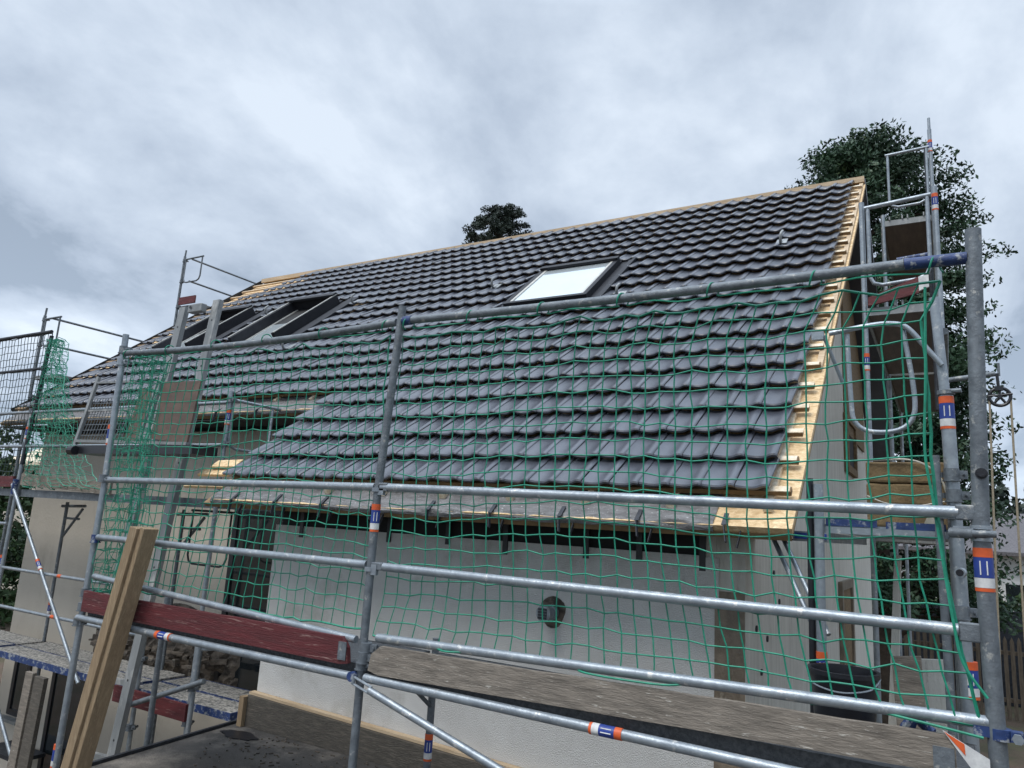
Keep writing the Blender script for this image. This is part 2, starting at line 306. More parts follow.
# eave membranes and fascia
def memb(m, x0, x1, s0, s1, n=70):
    vs = []
    for i in range(n+1):
        x = x0+(x1-x0)*i/n
        w_ = -.004+.007*math.sin(x*2.1)+.005*math.sin(x*7.3+1)+random.uniform(-.003, .003)
        for q, (s_, nn) in enumerate(((s1, -.055), (s0+.1, -.052), (s0+.02+w_, -.055), (s0-.012+w_*.6, -.075), (s0-.016+w_*.6, -.10))):
            vs.append(rp(x, s_, nn+(0 if q == 0 else random.uniform(-.004, .008))))
    m.add(vs, [(i*5+q, (i+1)*5+q, (i+1)*5+q+1, i*5+q+1) for i in range(n) for q in range(4)])
part('verge_trim', 'dark', roof, lambda m: rbox(m, XL-.03, XL-.002, S_MAIN-.02, NR*G, -.12, .02))
part('eave_membrane', 'membrane', roof, lambda m: memb(m, XC+.0, 1.74, -.266, .12), smooth=True, label='loose grey membrane along the low eave')
part('eave_membrane', 'membrane', roof, lambda m: memb(m, -9.78, XC-.0, S_MAIN-.272, S_MAIN+.1), smooth=True)
part('fascia_board', 'fascia', roof, lambda m: m.hexa([rp(XC-.12, -.275, -.145), rp(XR-.01, -.275, -.145), rp(XR-.01, -.03, -.145), rp(XC-.12, -.03, -.145), rp(XC-.12, -.275, -.102), rp(XR-.01, -.275, -.102), rp(XR-.01, -.03, -.102), rp(XC-.12, -.03, -.102)]))
part('fascia_board', 'fascia', roof, lambda m: m.hexa([rp(XL+.02, S_MAIN-.285, -.14), rp(XC-.14, S_MAIN-.285, -.14), rp(XC-.14, S_MAIN-.05, -.14), rp(XL+.02, S_MAIN-.05, -.14), rp(XL+.02, S_MAIN-.285, -.092), rp(XC-.14, S_MAIN-.285, -.092), rp(XC-.14, S_MAIN-.05, -.092), rp(XL+.02, S_MAIN-.05, -.092)]))
# spare board ends sticking out at the left end of the low eave
for q, (x0, x1, s0, n0) in enumerate([(-3.35, -2.9, .02, -.02), (-3.42, -2.85, -.12, -.06), (-3.22, -2.88, .10, .02)]):
    part('board_end', 'osb', roof, lambda m: m.hexa([rp(x0, s0, n0), rp(x1, s0+.01, n0), rp(x1, s0+.13, n0), rp(x0, s0+.11, n0), rp(x0, s0, n0+.025), rp(x1, s0+.01, n0+.025), rp(x1, s0+.13, n0+.025), rp(x0, s0+.11, n0+.025)]))
# gutter brackets
for i in range(9):
    x = -2.55+.545*i
    def gb(m, x=x):
        m.beam(rp(x, -.18, -.04), rp(x, -.285, -.045), .028, .006, NV)
        a = rp(x, -.285, -.045)
        m.beam(a, a+Vector((.02, -.03, -.10)), .028, .007, (1, 0, 0)); m.beam(a+Vector((.09, .05, -.03)), a+Vector((.07, .03, -.13)), .024, .006, (1, 0, 0))
    part('gutter_bracket', 'steel_dark', roof, gb)
for i in range(8):
    x = -9.0+.72*i
    def gb2(m, x=x):
        a = rp(x, S_MAIN-.29, -.05); m.beam(a+Vector((0, .1, .06)), a, .03, .006, (1, 0, 0)); m.beam(a, a+Vector((.02, -.04, -.11)), .03, .007, (1, 0, 0))
    part('gutter_bracket', 'steel_dark', roof, gb2)
for i, x in enumerate((-2.25, -1.2, -.58, -.03, .66, 1.07, 1.52)):
    part('hanging_strap', 'black', house, lambda m: m.box(x-.022, x+.022, YW-.014, YW-.004, ZT-.10+.02*(i % 3), ZT+.16))
# skylights -------------------------------------------------------
SKY = [(-1.72, -.58, 3.72, 4.98), (-6.50, -5.48, 3.40, 4.92), (-8.42, -7.5, 3.40, 4.92)]
SKY_IN = [0, 1, 1]
for (x0, x1, s0, s1), deep in zip(SKY, SKY_IN):
    h = .11 if not deep else .19
    t = .06
    sk = part('skylight', 'flash', house, lambda m: (rbox(m, x0, x0+t, s0, s1, -.05, h), rbox(m, x1-t, x1, s0, s1, -.05, h), rbox(m, x0+t, x1-t, s1-t, s1, -.05, h), rbox(m, x0+t, x1-t, s0, s0+t, -.05, h if not deep else .10)),
              label='closed roof window with bright pane' if not deep else 'deep framed roof window')
    part('flashing', 'flash', sk, lambda m: (rbox(m, x1+.002, x1+.10, s0-.1, s1+.08, .0, .035), rbox(m, x1+.11, x1+.15, s0-.1, s1+.08, .0, .06), rbox(m, x1+.16, x1+(.36 if deep else .20), s0-.1, s1+.08, .0, .075),
         rbox(m, x0-.14, x0-.002, s0-.1, s1+.08, .0, .04), rbox(m, x0, x1, s1+.002, s1+.09, .0, .06), rbox(m, x0-.1, x1+.1, s0-.24, s0-.002, .03, .05)))
    if not deep:
        part('sash', 'frame_in', sk, lambda m: rbox(m, x0+t+.001, x0+t+.04, s0+t, s1-t, .02, .105)); part('sash', 'frame_in', sk, lambda m: rbox(m, x1-t-.04, x1-t-.001, s0+t, s1-t, .02, .105))
        part('pane', 'glass', sk, lambda m: rbox(m, x0+t+.042, x1-t-.042, s0+t+.002, s1-t-.002, .07, .095))
        part('top_cover', 'flash', sk, lambda m: rbox(m, x0, x1, s1-.075, s1+.01, h+.002, h+.035))
    else:
        [part('sash', 'frame_in', sk, lambda m, a=a: rbox(m, *a)) for a in ((x0-.004, x0+.02, s0, s1, h+.002, h+.014), (x1-.02, x1+.004, s0, s1, h+.002, h+.014), (x0+t+.002, x0+t+.05, s0+t, s1-t, -.02, .04))]
        part('pane', 'glass', sk, lambda m: rbox(m, x0+t+.052, x1-t-.002, s0+t+.002, s0+.85, .012, .03))
        part('dark_panel', 'dark', sk, lambda m: rbox(m, x0+t+.052, x1-t-.002, s0+.852, s1-t-.002, .012, .03))  # near-black panel filling the upper part of the recessed opening
        part('top_cover', 'flash', sk, lambda m: rbox(m, x0, x1, s1-.10, s1+.01, h+.002, h+.04))
# tiles -----------------------------------------------------------
prof = [(0, .004), (.06, -.002), (.20, -.010), (.36, -.0135), (.52, -.010), (.64, -.002), (.74, .009), (.83, .0155), (.91, .0145), (.97, .009), (1.0, .005)]
tm = MB(); nm = MB()
def in_sky(x, s):
    for x0, x1, s0, s1 in SKY:
        if x0-.13 < x+TW/2 < x1+(.36 if s1 < 4.95 else .20) and s0-.12 < s+G/2 < s1+.09: return True
    return False
XT = 2.055
for row in range(NR):
    s0 = row*G - .055; s1 = s0 + G + .05
    if row == NR-1: s1 = NR*G-.01
    lim = XC if row < 5 else XL+.30
    lim = lim + {NR-1: 1.25, NR-2: 1.0, NR-3: .75, NR-4: .45, NR-5: .2}.get(row, 0)
    i = 0
    while XT-(i+1)*TW > lim:
        xb = XT-(i+1)*TW; i += 1
        if in_sky(xb, row*G): continue
        a = random.gauss(0, .0025); dn = random.gauss(0, .0012); ds = random.gauss(0, .0022); tilt = random.gauss(0, .0028)
        vs = []
        for (s_, nb) in ((s0, .070), (s0+.010, .0775), (s1, .016)):
            for (p, h) in prof:
                wv = 1.0
                dsx = (.012*math.cos((p-.80)*2*math.pi) if s_ < s0+.05 else 0)
                vs.append(rp(xb+p*(TW-.004)+a*(s_-s0)*2, s_+ds-dsx*.6, nb+h*wv+dn+tilt*(p-.5)))
        n = len(prof)
        for (p, h) in prof:
            vs.append(rp(xb+p*(TW-.004), s0+ds+.004-.6*.012*math.cos((p-.80)*2*math.pi), .070+h+dn-.016))
        # right edge drop
        fs = [(j*n+q, j*n+q+1, (j+1)*n+q+1, (j+1)*n+q) for j in range(2) for q in range(n-1)]
        fs += [(3*n+q, 3*n+q+1, q+1, q) for q in range(n-1)]
        o_ = len(vs)
        vs += [rp(xb+TW-.004, s0+.01, .050), rp(xb+TW-.004, s1, -.004), rp(xb, s0+.01, .050), rp(xb, s1, -.004)]
        fs += [(n-1, o_, o_+1, 3*n-1), (o_+2, 0, 2*n, o_+3)]
        tm.add(vs, fs)
to = link('roof_tiles', tm, 'tile', roof, smooth=True)
# roof hooks
for (x, s, col) in ((-2.30, 4.55, 0), (1.45, 4.80, 0), (-5.0, 4.72, 0), (-7.0, 4.75, 0), (-.15, 3.62, 0), (-4.9, 3.0, 0)):
    pts = [rp(x, s+.12, .06), rp(x, s, .075), rp(x+.01, s-.05, .12), rp(x+.02, s-.02, .19), rp(x+.03, s+.05, .20)]
    def hk(m): m.tube(curve_pts(pts, 5), .016, 8)
    h_ = part('roof_hook', 'alu', roof, hk, smooth=True)
    part('hook_plate', 'alu', h_, lambda m: rbox(m, x-.06, x+.06, s+.0, s+.16, .062, .070))
# vent pipe in the white wall
px, pz = .41, .18
def vp(m):
    m.tube([(px, YW-.001, pz), (px, YW-.17, pz-.003)], .046, 24)
    for yy in (.02, .045, .15): m.tube([(px, YW-yy, pz), (px, YW-yy-.014, pz)], .056, 24)
v_ = part('vent_pipe', 'steel', house, vp, smooth=True)
part('vent_cap', 'steel_dark', v_, lambda m: [m.beam((px-.035, YW-.174, pz-.03+.02*i), (px+.035, YW-.174, pz-.03+.02*i), .006, .016) for i in range(4)])
part('vent_seal', 'rubble', v_, lambda m: m.poly_prism([(px+.10*math.cos(a)*(1+.12*math.sin(3*a)), pz-.0+.115*math.sin(a)) for a in [i*.3307 for i in range(19)]], 1, YW-.006, YW-.0015))
part('wall_hook', 'steel_dark', house, lambda m: m.tube([(-2.35, YW, -.36), (-2.35, YW-.05, -.37), (-2.33, YW-.06, -.40)], .008, 6))
part('wall_plug', 'black', house, lambda m: (m.tube([(1.15, YW-.004, -.16), (1.15, YW+.01, -.16)], .016, 12), ))
for (yy, zz) in ((1.9, .2), (2.25, .1), (2.7, .33), (2.05, -.1), (3.2, .25), (2.5, .55), (4.0, .4)):
    part('screw_washer', 'steel_dark', house, lambda m: m.tube([(XW, yy, zz), (XW+.01, yy, zz)], .022, 10))
# openings in the main wall
def window(x0, x1, z0, z1, bars=()):
    fr = part('glazed_door', 'black', house, lambda m: (m.box(x0, x0+.08, YM-.03, YM+.05, z0, z1), m.box(x1-.08, x1, YM-.03, YM+.05, z0, z1), m.box(x0+.08, x1-.08, YM-.03, YM+.05, z1-.08, z1), m.box(x0+.08, x1-.08, YM-.03, YM+.05, z0, z0+.08),
        [m.box(x0+.08, x1-.08, YM-.028, YM+.05, z, z+.06) for z in bars]))
    part('pane', 'glass_dark', fr, lambda m: m.box(x0+.081, x1-.081, YM-.012, YM-.003, z0+.081, z1-.081))
    return fr
fr = window(-4.78, -3.88, -1.36, .82, (-.45,))
part('warning_mark', 'red_board', fr, lambda m: m.box(-4.0, -3.92, YM-.04, YM-.031, .02, .12))
fr = window(-8.2, -7.25, GZ, -1.35)
fr = window(-9.25, -8.8, -2.4, -1.5)
part('window_sill', 'alu', fr, lambda m: m.box(-9.3, -8.75, YM-.14, YM-.031, -2.46, -2.42))

# ================================================================ flat roof under the photographer
fl = thing('flat_roof', 'dark felted flat roof with a wooden kerb board in front of the white wall', 'flat roof', (0, -1.5, -1.13))
ZF = -1.13
fp = [(-2.32, -6.5), (3.3, -6.5), (3.3, YW-.005), (-2.74, YW-.005), (-2.56, 0)]
part('felt_surface', 'bitumen', fl, lambda m: m.poly_prism(fp, 2, ZF-.12, ZF))
part('edge_trim', 'steel_dark', fl, lambda m: (m.beam((-2.75, YW-.01, ZF+.0), (-2.57, 0, ZF+.0), .03, .05), m.beam((-2.57, -.003, ZF+.0), (-2.34, -6.4, ZF+.0), .03, .05)))
part('wall_below', 'render_beige', fl, lambda m: m.box(-2.25, 3.2, -6.3, YW-.02, GZ, ZF-.125))
part('kerb_board', 'wet_wood', fl, lambda m: m.hexa([(-2.60, 1.50, ZF+.002), (1.5, 1.50, ZF+.002), (1.5, 1.545, ZF+.002), (-2.60, 1.545, ZF+.002), (-2.60, 1.50, -.865), (1.5, 1.50, -.985), (1.5, 1.545, -.985), (-2.60, 1.545, -.865)]))
part('kerb_cap', 'new_wood', fl, lambda m: m.hexa([(-2.62, 1.53, -.862), (1.5, 1.53, -.982), (1.5, 1.595, -.982), (-2.62, 1.595, -.862), (-2.62, 1.53, -.84), (1.5, 1.53, -.96), (1.5, 1.595, -.96), (-2.62, 1.595, -.84)]))
part('kerb_end_post', 'timber', fl, lambda m: m.box(-2.66, -2.602, 1.46, 1.54, ZF+.002, -.875))
def puddle(m):
    n = 40; c = (-2.40, 1.28)
    m.poly_prism([(c[0]+.20*math.cos(2*math.pi*i/n)*(1+.12*math.sin(i*.47*2)), c[1]+.09*math.sin(2*math.pi*i/n)*(1+.15*math.cos(i*.628))) for i in range(n)], 2, ZF+.003, ZF+.010)
part('felt_scrap', 'black', fl, puddle)

q = MB()
for _ in range(260):
    x = random.uniform(-2.4, .8); y = 1.47-abs(random.gauss(0, .55)); 
    if y < -.9: continue
    a_ = random.uniform(0, 3.14); l_ = random.choice((.006, .008, .012, .02)); 
    q.obox((x, y, ZF+.0045), (l_*math.cos(a_), l_*math.sin(a_), 0), (-.005*math.sin(a_), .005*math.cos(a_), 0), (0, 0, .004))
gr = link('grit', q, 'rubble'); tag(gr, 'grit and wood crumbs scattered over the dark felt roof', 'grit'); gr['kind'] = 'stuff'
# ================================================================ SCAFFOLD HELPERS
def sticker(parent, a, b, r, t):   # coloured bands round a tube, t = metres along from a
    a, b = Vector(a), Vector(b); d = (b-a).normalized(); p = a+d*t
    part('orange_band', 'orange', parent, lambda m: m.tube([p, p+d*.035], r+.0015, 14), smooth=True); part('orange_band', 'orange', parent, lambda m: m.tube([p+d*.15, p+d*.163], r+.0015, 14), smooth=True)
    part('blue_band', 'sticker_blue', parent, lambda m: m.tube([p+d*.036, p+d*.112], r+.0015, 14), smooth=True)
    def wb(m):
        m.tube([p+d*.113, p+d*.149], r+.0015, 14)
        ax = Vector((CAM.x, CAM.y, CAM.z))-p; ax = (ax-d*ax.dot(d)).normalized(); sd_ = d.cross(ax)
        for k_ in (-.35, .35): m.obox(p+d*.075+ax*(r*.94)+sd_*r*k_, d*.026, sd_*.0022, ax*.003)
    part('white_band', 'white', parent, wb, smooth=True)
def tubeo(name, parent, a, b, r=.0242, m='steel', n=14, **kw):
    return part(name, m, parent, lambda q: q.tube([a, b], r, n), smooth=True, **kw)
def coupler(parent, c, ax=(0, 0, 1), r=.034, m='steel_dull'):
    c = Vector(c); ax = Vector(ax)
    def f_(q):
        q.tube([c-ax*.028, c+ax*.028], r, 12); q.tube([c-ax*.034, c-ax*.028], r+.006, 12)
        sd_ = ax.cross(Vector((.4, -1, .2))).normalized(); fw = sd_.cross(ax)
        q.obox(c+sd_*.045, sd_*.022, ax*.02, fw*.016); q.tube([c+sd_*.05-fw*.045, c+sd_*.05+fw*.04], .008, 8); q.tube([c+sd_*.05-fw*.055, c+sd_*.05-fw*.042], .014, 6)
        q.obox(c-fw*.045, sd_*.03, ax*.012, fw*.012)
    return part('coupler', m, parent, f_, smooth=True)
def rosette(parent, c, m='steel'):
    c = Vector(c); return part('collar', m, parent, lambda q: (q.tube([c-Vector((0, 0, .012)), c+Vector((0, 0, .012))], .036, 14), q.obox(c+Vector((.04, -.01, 0)), (.02, 0, 0), (0, .012, 0), (0, 0, .03))), smooth=True)
def deck(parent, x0, x1, y0, y1, z, m='deck_steel', edge='steel', t=.06, seam=None, **kw):
    d = part('deck', m, parent, lambda q: q.box(x0+.01, x1-.01, y0+.006, y1-.006, z-t+.01, z), **kw)
    part('deck_frame', edge, d, lambda q: (q.box(x0, x1, y0-.002, y0+.005, z-t, z+.004), q.box(x0, x1, y1-.005, y1+.002, z-t, z+.004), q.box(x0, x0+.009, y0+.005, y1-.005, z-t, z+.004), q.box(x1-.009, x1, y0+.005, y1-.005, z-t, z+.004)))
    return d
def ubar(parent, p0, dirv, w, h, rr=.02, name='guard_frame', m='steel', top=True):
    p0 = Vector(p0); d = Vector(dirv).normalized(); Z = Vector((0, 0, 1)); c = .10
    pts = [p0+d*.03, p0+d*.03-Z*(h-c), p0+d*(.03+c*.3)-Z*(h-c*.3), p0+d*(.03+c)-Z*h, p0+d*(w-.03-c)-Z*h, p0+d*(w-.03-c*.3)-Z*(h-c*.3), p0+d*(w-.03)-Z*(h-c), p0+d*(w-.03)]
    return part(name, m, parent, lambda q: (q.tube(pts, rr*.85, 10), q.tube([p0, p0+d*w], rr, 10)), smooth=True)

# ================================================================ FRONT SCAFFOLD (the two near bays)
fs_ = thing('scaffold', 'galvanised tube scaffold in the foreground with a red and a grey toe board', 'scaffold', (0, 0, ZF))
LX, RX = -2.87, 3.07
pM = part('post', 'steel_dull', fs_, lambda q: (q.tube([(.0, 0, ZF), (.0, 0, .93)], .0245, 14), q.tube([(.0, 0, .93), (.066, 0, 2.1)], .0245, 14)), smooth=True)
sticker(pM, (0, 0, .87), (0, 0, 0), .0255, .0)
rosette(fs_, (0.0, 0, .955)); rosette(fs_, (0.0, 0, .49)); coupler(fs_, (.02, 0, .05)); coupler(fs_, (.02, -.015, .0)); coupler(fs_, (.0, 0, -.04), m='steel_dull')
pL = part('post', 'steel', fs_, lambda q: (q.tube([(-2.90, 0, GZ), (-2.87, 0, -1.0), (-2.83, 0, .9), (-2.87, 0, 2.16)], .0245, 14), ), smooth=True)
sticker(pL, (-2.86, 0, 1.40), (-2.84, 0, .9), .0265, 0)
sticker(pL, (-2.885, 0, -1.02), (-2.90, 0, -1.9), .0265, 0)
coupler(fs_, (-2.87, 0, 2.03)); coupler(fs_, (-2.84, -.01, .97)); coupler(fs_, (-2.83, 0, .50), m='blue'); coupler(fs_, (-2.85, 0, .09)); coupler(fs_, (-2.86, 0, -.02)); coupler(fs_, (-2.87, -.01, -.13))
coupler(fs_, (-2.87, 0, 1.93), m='steel')
pR = part('post', 'steel_dull', fs_, lambda q: (q.tube([(3.09, 0, ZF), (3.062, 0, .95)], .0315, 18), q.tube([(3.064, 0, .9), (3.10, 0, 2.12)], .0305, 18)), smooth=True)
sticker(pR, (3.064, 0, .815), (3.07, 0, 0), .0325, 0)
part('clamp_strap', 'blue', fs_, lambda q: (q.tube([(3.084, 0, .125), (3.084, 0, .165)], .0375, 18), q.obox((3.135, -.005, .145), (.02, 0, 0), (0, .02, 0), (0, 0, .018)), q.obox((3.03, -.01, .15), (.03, 0, 0), (0, .012, 0), (0, 0, .02))), smooth=True, label='blue clamp at the foot of the right post')
part('clamp_bolt', 'steel', fs_, lambda q: (q.tube([(3.135, -.05, .145), (3.135, .04, .145)], .010, 8), q.tube([(3.135, -.058, .145), (3.135, -.045, .145)], .019, 6)), smooth=True)
part('collar', 'steel', fs_, lambda q: (q.tube([(3.063, 0, .885), (3.063, 0, .90)], .0375, 18), q.tube([(3.063, 0, .84), (3.063, 0, .852)], .037, 18), q.obox((3.0, .01, .875), (.03, 0, 0), (0, .015, 0), (0, 0, .02))), smooth=True)
part('cross_clamp', 'steel_dull', fs_, lambda q: (q.tube([(2.96, .0, .868), (3.04, -.035, .868)], .020, 12), q.tube([(3.03, -.05, .868), (3.11, -.045, .868)], .014, 10)), smooth=True)
part('pin', 'black', fs_, lambda q: (q.tube([(3.075, -.03, 1.10), (3.075, -.055, 1.10)], .015, 12), q.tube([(3.075, -.026, 1.10), (3.075, -.034, 1.10)], .022, 12)), smooth=True)
def bent(q, a, b, sag, r=.0242, n=10):
    a, b = Vector(a), Vector(b); q.tube([a.lerp(b, i/n)-Vector((0, 0, sag*4*(i/n)*(1-i/n))) for i in range(n+1)], r, 14)
# guard rails
tr = part('top_rail', 'steel_dull', fs_, lambda q: bent(q, (.075, -.0, 2.005), (2.84, 0, 2.002), .012), smooth=True)
part('painted_sleeve', 'blue', tr, lambda q: q.tube([(2.842, 0, 2.002), (3.072, 0, 2.0)], .0262, 14), smooth=True)
part('painted_sleeve', 'blue', tr, lambda q: q.tube([(.085, 0, 2.004), (.15, 0, 2.003)], .0285, 14), smooth=True)
part('top_rail', 'steel_dull', fs_, lambda q: bent(q, (-2.85, -.0, 2.0), (.03, 0, 2.0), .035), smooth=True)
tubeo('guard_rail', fs_, (.03, 0, .972), (2.99, 0, .948)); tubeo('guard_rail', fs_, (-2.82, 0, .958), (-.02, 0, .972))
part('rail_end', 'steel_dull', fs_, lambda q: (q.obox((3.015, 0, .948), (.035, 0, 0), (0, .02, 0), (0, 0, .03)),), bevel=.006)
part('rail_end', 'steel_dull', fs_, lambda q: q.obox((.05, -.002, .972), (.035, 0, 0), (0, .02, 0), (0, 0, .026)), bevel=.006)
tubeo('guard_rail', fs_, (.10, 0, .510), (2.97, 0, .500)); tubeo('guard_rail', fs_, (-2.80, 0, .510), (-.03, 0, .513))
part('rail_end', 'steel_dull', fs_, lambda q: q.obox((3.015, 0, .495), (.045, 0, 0), (0, .010, 0), (0, 0, .036)), bevel=.006)
part('rail_end', 'steel_dull', fs_, lambda q: q.obox((.055, 0, .511), (.04, 0, 0), (0, .018, 0), (0, 0, .022)), bevel=.006)
tubeo('guard_rail', fs_, (.10, 0, .115), (3.05, 0, .178)); tubeo('guard_rail', fs_, (-2.77, 0, .215), (-.06, 0, .085), .022)
# ledgers and brace
lg = tubeo('ledger', fs_, (.06, -.03, -.105), (3.07, -.03, -.135)); sticker(lg, (1.62, -.03, -.1205), (0, -.03, -.1205), .0255, 0)
lg = tubeo('ledger', fs_, (-2.85, -.03, -.098), (-.05, -.03, -.112)); sticker(lg, (-1.86, -.03, -.103), (0, -.03, -.112), .0255, 0)
part('pin', 'blue', fs_, lambda q: (q.tube([(-.03, -.055, -.11), (-.03, -.01, -.11)], .028, 12)), smooth=True)
def dbrace(q):
    q.tube([(.12, -.055, -.16), (3.0, -.055, -.93)], .021, 12)
    d = Vector((.966, 0, -.258)); z_ = Vector((.258, 0, .966))
    for s_ in (1, -1): q.tube([Vector((0, -.055, -.125))+z_*s_*.018, Vector((.13, -.055, -.16))+z_*s_*.018], .008, 8)
    q.tube([Vector((0, -.055, -.125))-z_*.02, Vector((0, -.055, -.125))+z_*.02], .012, 8)
part('diagonal_brace', 'steel', fs_, dbrace, smooth=True)
# toe boards
def board(q, x0, x1, z0l, z1l, z0r, z1r, y0=-.045, y1=-.015, chip=True, n=14):
    vs = []
    for i in range(n+1):
        t = i/n; x = x0+(x1-x0)*t
        a = z0l+(z0r-z0l)*t+random.uniform(-.001, .001); b = z1l+(z1r-z1l)*t+random.uniform(-.0025, .0025)
        vs += [(x, y0, a), (x, y1, a), (x, y1, b), (x, y0, b)]
    fs = [(i*4+k_, (i+1)*4+k_, (i+1)*4+(k_+1) % 4, i*4+(k_+1) % 4) for i in range(n) for k_ in range(4)]+[(0, 1, 2, 3), (n*4+3, n*4+2, n*4+1, n*4)]
    q.add(vs, fs)
tb = part('toe_board', 'red_board', fs_, lambda q: board(q, -2.80, -.13, -.045, .105, -.055, .098), label='red painted toe board with scuffs')
part('board_corner', 'red_board', tb, lambda q: q.hexa([(-.131, -.045, -.055), (-.07, -.045, -.045), (-.07, -.015, -.045), (-.131, -.015, -.055), (-.131, -.045, .098), (-.085, -.045, .04), (-.085, -.015, .04), (-.131, -.015, .098)]))
part('end_fitting', 'steel_dull', tb, lambda q: q.obox((-.115, -.05, .02), (.03, 0, 0), (0, .003, 0), (0, 0, .05)))
tb = part('toe_board', 'old_wood', fs_, lambda q: board(q, .16, 2.94, -.075, .078, -.015, .118), label='weathered grey toe board with paint specks')
part('board_corner', 'old_wood', tb, lambda q: q.hexa([(.085, -.045, -.06), (.159, -.045, -.075), (.159, -.015, -.075), (.085, -.015, -.06), (.10, -.045, .03), (.159, -.045, .078), (.159, -.015, .078), (.10, -.015, .03)]))
part('end_fitting', 'steel_dull', tb, lambda q: q.obox((2.90, -.049, .03), (.035, 0, 0), (0, .003, 0), (0, 0, .045)))
def specks(q):
    for _ in range(44):
        x = random.uniform(.3, 2.85); z = random.uniform(-.045, .085)+(x-1.5)*.015; r0 = random.uniform(.0012, .0048)
        q.tube([(x, -.0465, z), (x, -.0448, z)], r0, 7)
dk = deck(fs_, .05, 3.02, .03, .70, -.055, 'deck_steel', 'deck_steel', .075); dk2 = deck(fs_, -2.82, -.03, .03, .70, -.055, 'deck_steel', 'deck_steel', .07)
# inner posts
pI = tubeo('post', fs_, (0, .72, ZF), (0, .72, .03), .024, 'steel_dull'); sticker(pI, (0, .72, -.56), (0, .72, -1), .025, 0)
part('bracket', 'steel_dull', fs_, lambda q: (q.tube([(0, .72, -.14), (0, .0, -.14)], .018, 10), q.tube([(0, .72, -.40), (.0, .38, -.155)], .014, 8)), smooth=True)
tubeo('post', fs_, (-2.85, .72, GZ), (-2.85, .72, .03), .024, 'steel_dull')
# corner label plate by the right post
sg = part('warning_plate', 'white', fs_, lambda q: q.add([(2.90, -.052, .135), (3.045, -.052, .06), (3.045, -.052, -.03), (3.0, -.052, .0), (2.90, -.048, .135), (3.045, -.048, .06), (3.045, -.048, -.03), (3.0, -.048, .0)], [(0, 3, 2, 1), (4, 5, 6, 7), (0, 1, 5, 4), (1, 2, 6, 5), (2, 3, 7, 6), (3, 0, 4, 7)]))
part('orange_corner', 'orange', sg, lambda q: q.add([(2.905, -.0545, .131), (2.968, -.0545, .099), (2.970, -.0545, .060), (2.905, -.0525, .131), (2.968, -.0525, .099), (2.970, -.0525, .060)], [(0, 2, 1), (3, 4, 5), (0, 1, 4, 3), (1, 2, 5, 4), (2, 0, 3, 5)]))

# ================================================================ GABLE SCAFFOLD (right)
gs = thing('scaffold', 'tall tube scaffold beside the gable with stacked decks and curved guard frames', 'scaffold', (2.7, 3.8, GZ))
XO, XI = 2.985, 2.385
def gpost(x, y, z0, z1, st=(), m='steel', r=.0242, lean=0):
    p = tubeo('post', gs, (x+lean, y, z0), (x, y, z1), r, m)
    for t in st: sticker(p, (x, y, t), (x, y, t-1), r+.001, 0)
    return p
p0 = part('post', 'steel', gs, lambda q: (q.tube([(3.03, .73, GZ), (3.0, .73, 0), (2.975, .73, 1.55)], .031, 16), q.tube([(2.974, .73, 1.5), (2.945, .73, 2.06)], .024, 14)), smooth=True)
sticker(p0, (2.975, .73, 1.545), (2.985, .73, .5), .0325, 0)
part('collar', 'steel_dull', gs, lambda q: (q.tube([(2.975, .73, 1.555), (2.975, .73, 1.575)], .040, 14), q.tube([(2.95, .72, 1.57), (3.04, .70, 1.57)], .012, 8)), smooth=True)
tubeo('post', gs, (2.965, .70, GZ), (2.915, .70, 1.25), .020, 'steel_dull')
sticker(p0, (3.01, .73, .30), (3.02, .73, -.5), .032, 0)
coupler(gs, (2.98, .72, 1.16), m='steel_dull'); coupler(gs, (2.985, .72, 1.06), m='steel_dull'); coupler(gs, (2.95, .70, .98), m='steel_dull')
coupler(gs, (2.99, .70, .52), m='steel_dull'); part('open_tube', 'steel', gs, lambda q: (q.tube([(3.0, .69, .70), (2.99, .60, .70)], .022, 12), ), smooth=True)
part('open_end', 'black', gs, lambda q: q.tube([(2.99, .60, .70), (2.99, .597, .70)], .016, 12), smooth=True)
p = gpost(XI-.01, .73, GZ, 1.10, (), 'steel'); sticker(p, (XI-.01, .73, .26), (XI-.01, .73, -1), .0255, 0)
part('sleeve', 'black', gs, lambda q: q.tube([(XI-.055, .75, -.2), (XI-.055, .75, 1.13)], .018, 10), smooth=True)
part('diagonal_brace', 'steel', gs, lambda q: (q.tube([(2.02, 1.35, .82), (2.33, .95, .30)], .014, 10), q.tube([(2.07, 1.35, .84), (2.38, .95, .32)], .014, 10)), smooth=True)
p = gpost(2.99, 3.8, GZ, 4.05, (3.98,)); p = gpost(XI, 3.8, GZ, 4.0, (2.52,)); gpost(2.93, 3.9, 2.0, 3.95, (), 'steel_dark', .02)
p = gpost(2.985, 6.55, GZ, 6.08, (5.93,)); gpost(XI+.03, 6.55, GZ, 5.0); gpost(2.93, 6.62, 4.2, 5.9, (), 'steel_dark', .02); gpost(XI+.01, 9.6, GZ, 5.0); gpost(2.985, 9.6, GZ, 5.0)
part('spigot', 'steel', gs, lambda q: q.tube([(2.985, 6.55, 6.08), (2.985, 6.55, 6.24)], .018, 10), smooth=True)
